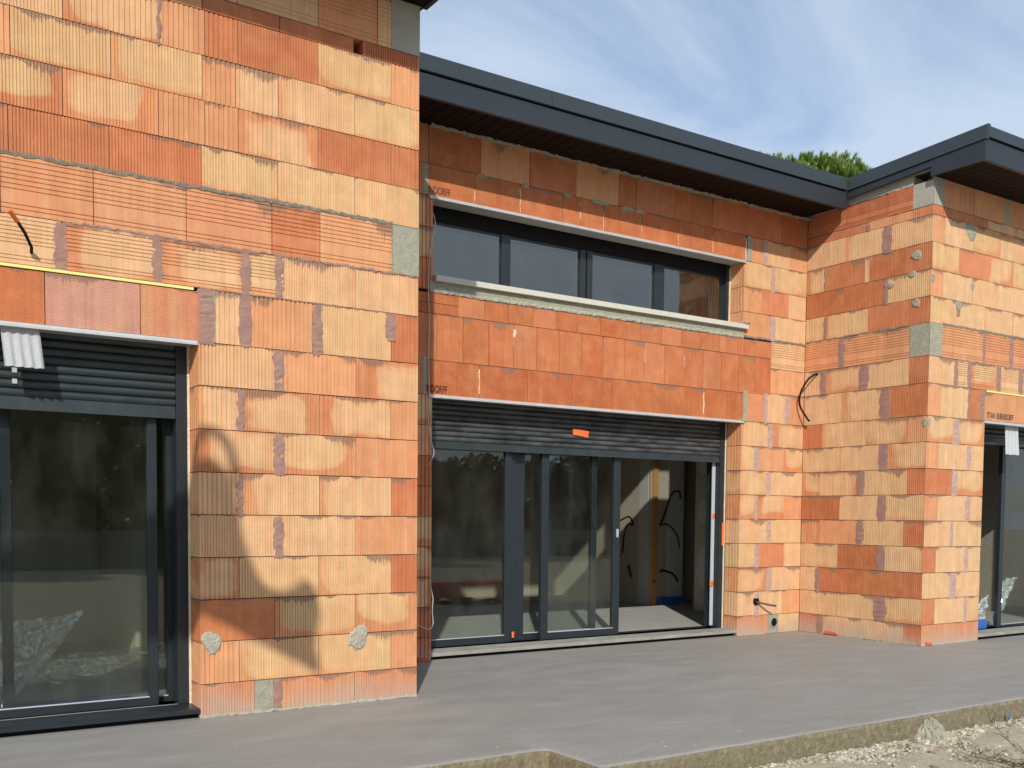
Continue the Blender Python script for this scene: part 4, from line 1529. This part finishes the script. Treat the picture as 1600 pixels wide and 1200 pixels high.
k = 0
for x in range(-8, 36, 2):
    h = (5.6 if x < 12 else 4.0) * R.uniform(.88, 1.08)
    tree(x + R.uniform(-.6, .6), -17.5 + R.uniform(-1.2, 1.2), h, 2.1, 4200, 'dark leafy tree in the dense row mirrored in the door glass', 'trees behind the yard wall')
yw_ = part('yard', M['yardwall'], [(0, 1, 0, 1, 0, 1)])
bpy.data.objects.remove(yw_)
o = MB().box(-14, 36, -14.1, -13.9, EZ - .02, .76).build('yard_wall', M['yardwall'])
tag(o, 'low grey rendered wall across the far side of the yard', 'wall')
o = empty('lamp_post', (13.4, -12.8, EZ - .02))
MB().tube([(0, 0, 0), (0, 0, 3.6)], .05, 8, .7).build('pole', M['yardwall'], o)
MB().box(-.25, .25, -.08, .08, 3.58, 3.66).build('lamp_head', M['white'], o)
tag(o, 'slim street lamp standing in front of the yard wall', 'street lamp')
hs = empty('neighbour_house', (38, -24, EZ - .02))
MB().box(-5, 5, -4, 4, 0, 3.4).build('wall', M['render'], hs)
MB().prism([(-4.6, 3.38), (4.6, 3.38), (0, 5.6)], 'x', -5.4, 5.4).build('roof', M['rooftile'], hs)
tag(hs, 'cream neighbouring house with tiled gable roof beyond the wall', 'house')
# low stack of bricks on the gravel, seen mirrored in the middle door
st_ = empty('brick_stack', (8.3, 1.4, EZ + .004))
for i in range(3):
    for j in range(2):
        MB().box(-.75 + i * .51, -.25 + i * .51, -.3 + j * .30, -.01 + j * .30, .10, .34).build('brick', M['redchip'], st_)
for i in range(3):
    MB().box(-.7 + i * .6, -.6 + i * .6, -.3, .3, 0, .10).build('skid', M['timber'], st_)
for x in (-.25, -.12):
    MB().box(x, x + .02, -.305, .296, .10, .345).build('strap', M['white'], st_)
tag(st_, 'low strapped stack of red bricks on timber skids in the yard', 'brick stack')

# ---------------------------------------------------------------- excavator whose raised arm shades the left pier
T_, OX, OZ = 4.056, -2.596, 2.981
YE = YA - T_
ex = empty('excavator', (-4.6, YE, EZ))
ex_ = Vector(ex.location)


def exb(name, m, b):
    o = b.build(name, m, ex)
    o.location = tuple(-ex_)
    return o


def sil(pts):
    return [(x + OX, z + OZ) for x, z in pts]


b = MB()
b.prism(sil([(1.55, 1.33), (1.70, 1.50), (1.88, 1.50), (1.93, 1.40), (1.95, 1.26), (1.98, 1.10), (2.03, .95), (2.10, .82), (2.19, .73), (2.28, .70), (2.37, .73), (2.44, .78), (2.47, .64), (2.43, .44), (2.47, .28), (2.42, .26), (2.34, .33),
             (2.20, .40), (2.05, .48), (1.87, .59), (1.72, .66), (1.55, .62)]), 'y', YE - .06, YE + .06)
exb('bucket', M['steel'], b)
exb('linkage', M['steel'], MB().tube([(1.45 + OX, YE, 1.45 + OZ), (1.72 + OX, YE, 1.36 + OZ)], .05, 8))
exb('hose', M['black'], MB().tube(spline([(x + OX, YE, z + OZ) for x, z in ((1.60, 1.40), (1.69, 1.58), (1.75, 1.68), (1.83, 1.70), (1.91, 1.64), (1.95, 1.52), (1.97, 1.38))]), .030, 8))
exb('arm', M['digger'], MB().prism(sil([(1.60, 1.34), (1.60, .80), (-.4, .35), (-.75, .60), (-.45, .95)]), 'y', YE - .12, YE + .12))
exb('boom', M['digger'], MB().prism([(-4.4, 1.0), (-4.0, .9), (-3.5, 2.6), (-3.0, 3.2), (-3.2, 3.55), (-3.9, 2.9)], 'y', YE - .15, YE + .15))
exb('cylinder', M['steel'], MB().tube([(-4.0, YE, 1.5), (-3.35, YE, 2.9)], .06, 8))
exb('upper_body', M['digger'], MB().prism([(-6.1, .55), (-4.1, .55), (-4.0, .8), (-4.1, 1.25), (-6.0, 1.35), (-6.2, 1.1)], 'y', YE - .75, YE + .75))
exb('cab', M['glass'], MB().prism([(-5.3, 1.352), (-4.3, 1.352), (-4.25, 1.9), (-4.5, 2.45), (-5.3, 2.45)], 'y', YE - .72, YE - .02))
exb('cab_roof', M['digger'], MB().box(-5.35, -4.45, YE - .74, YE, 2.452, 2.52))
for s_ in (-1, 1):
    exb('track', M['black'], MB().prism([(-6.0, .05), (-5.8, -.165), (-3.9, -.165), (-3.7, .05), (-3.9, .28), (-5.8, .28)], 'y', YE + s_ * .62 - .17, YE + s_ * .62 + .17))
exb('undercarriage', M['steel'], MB().box(-5.4, -4.3, YE - .44, YE + .44, .06, .54))
tag(ex, 'small yellow tracked excavator parked on the ground with its arm raised', 'excavator')
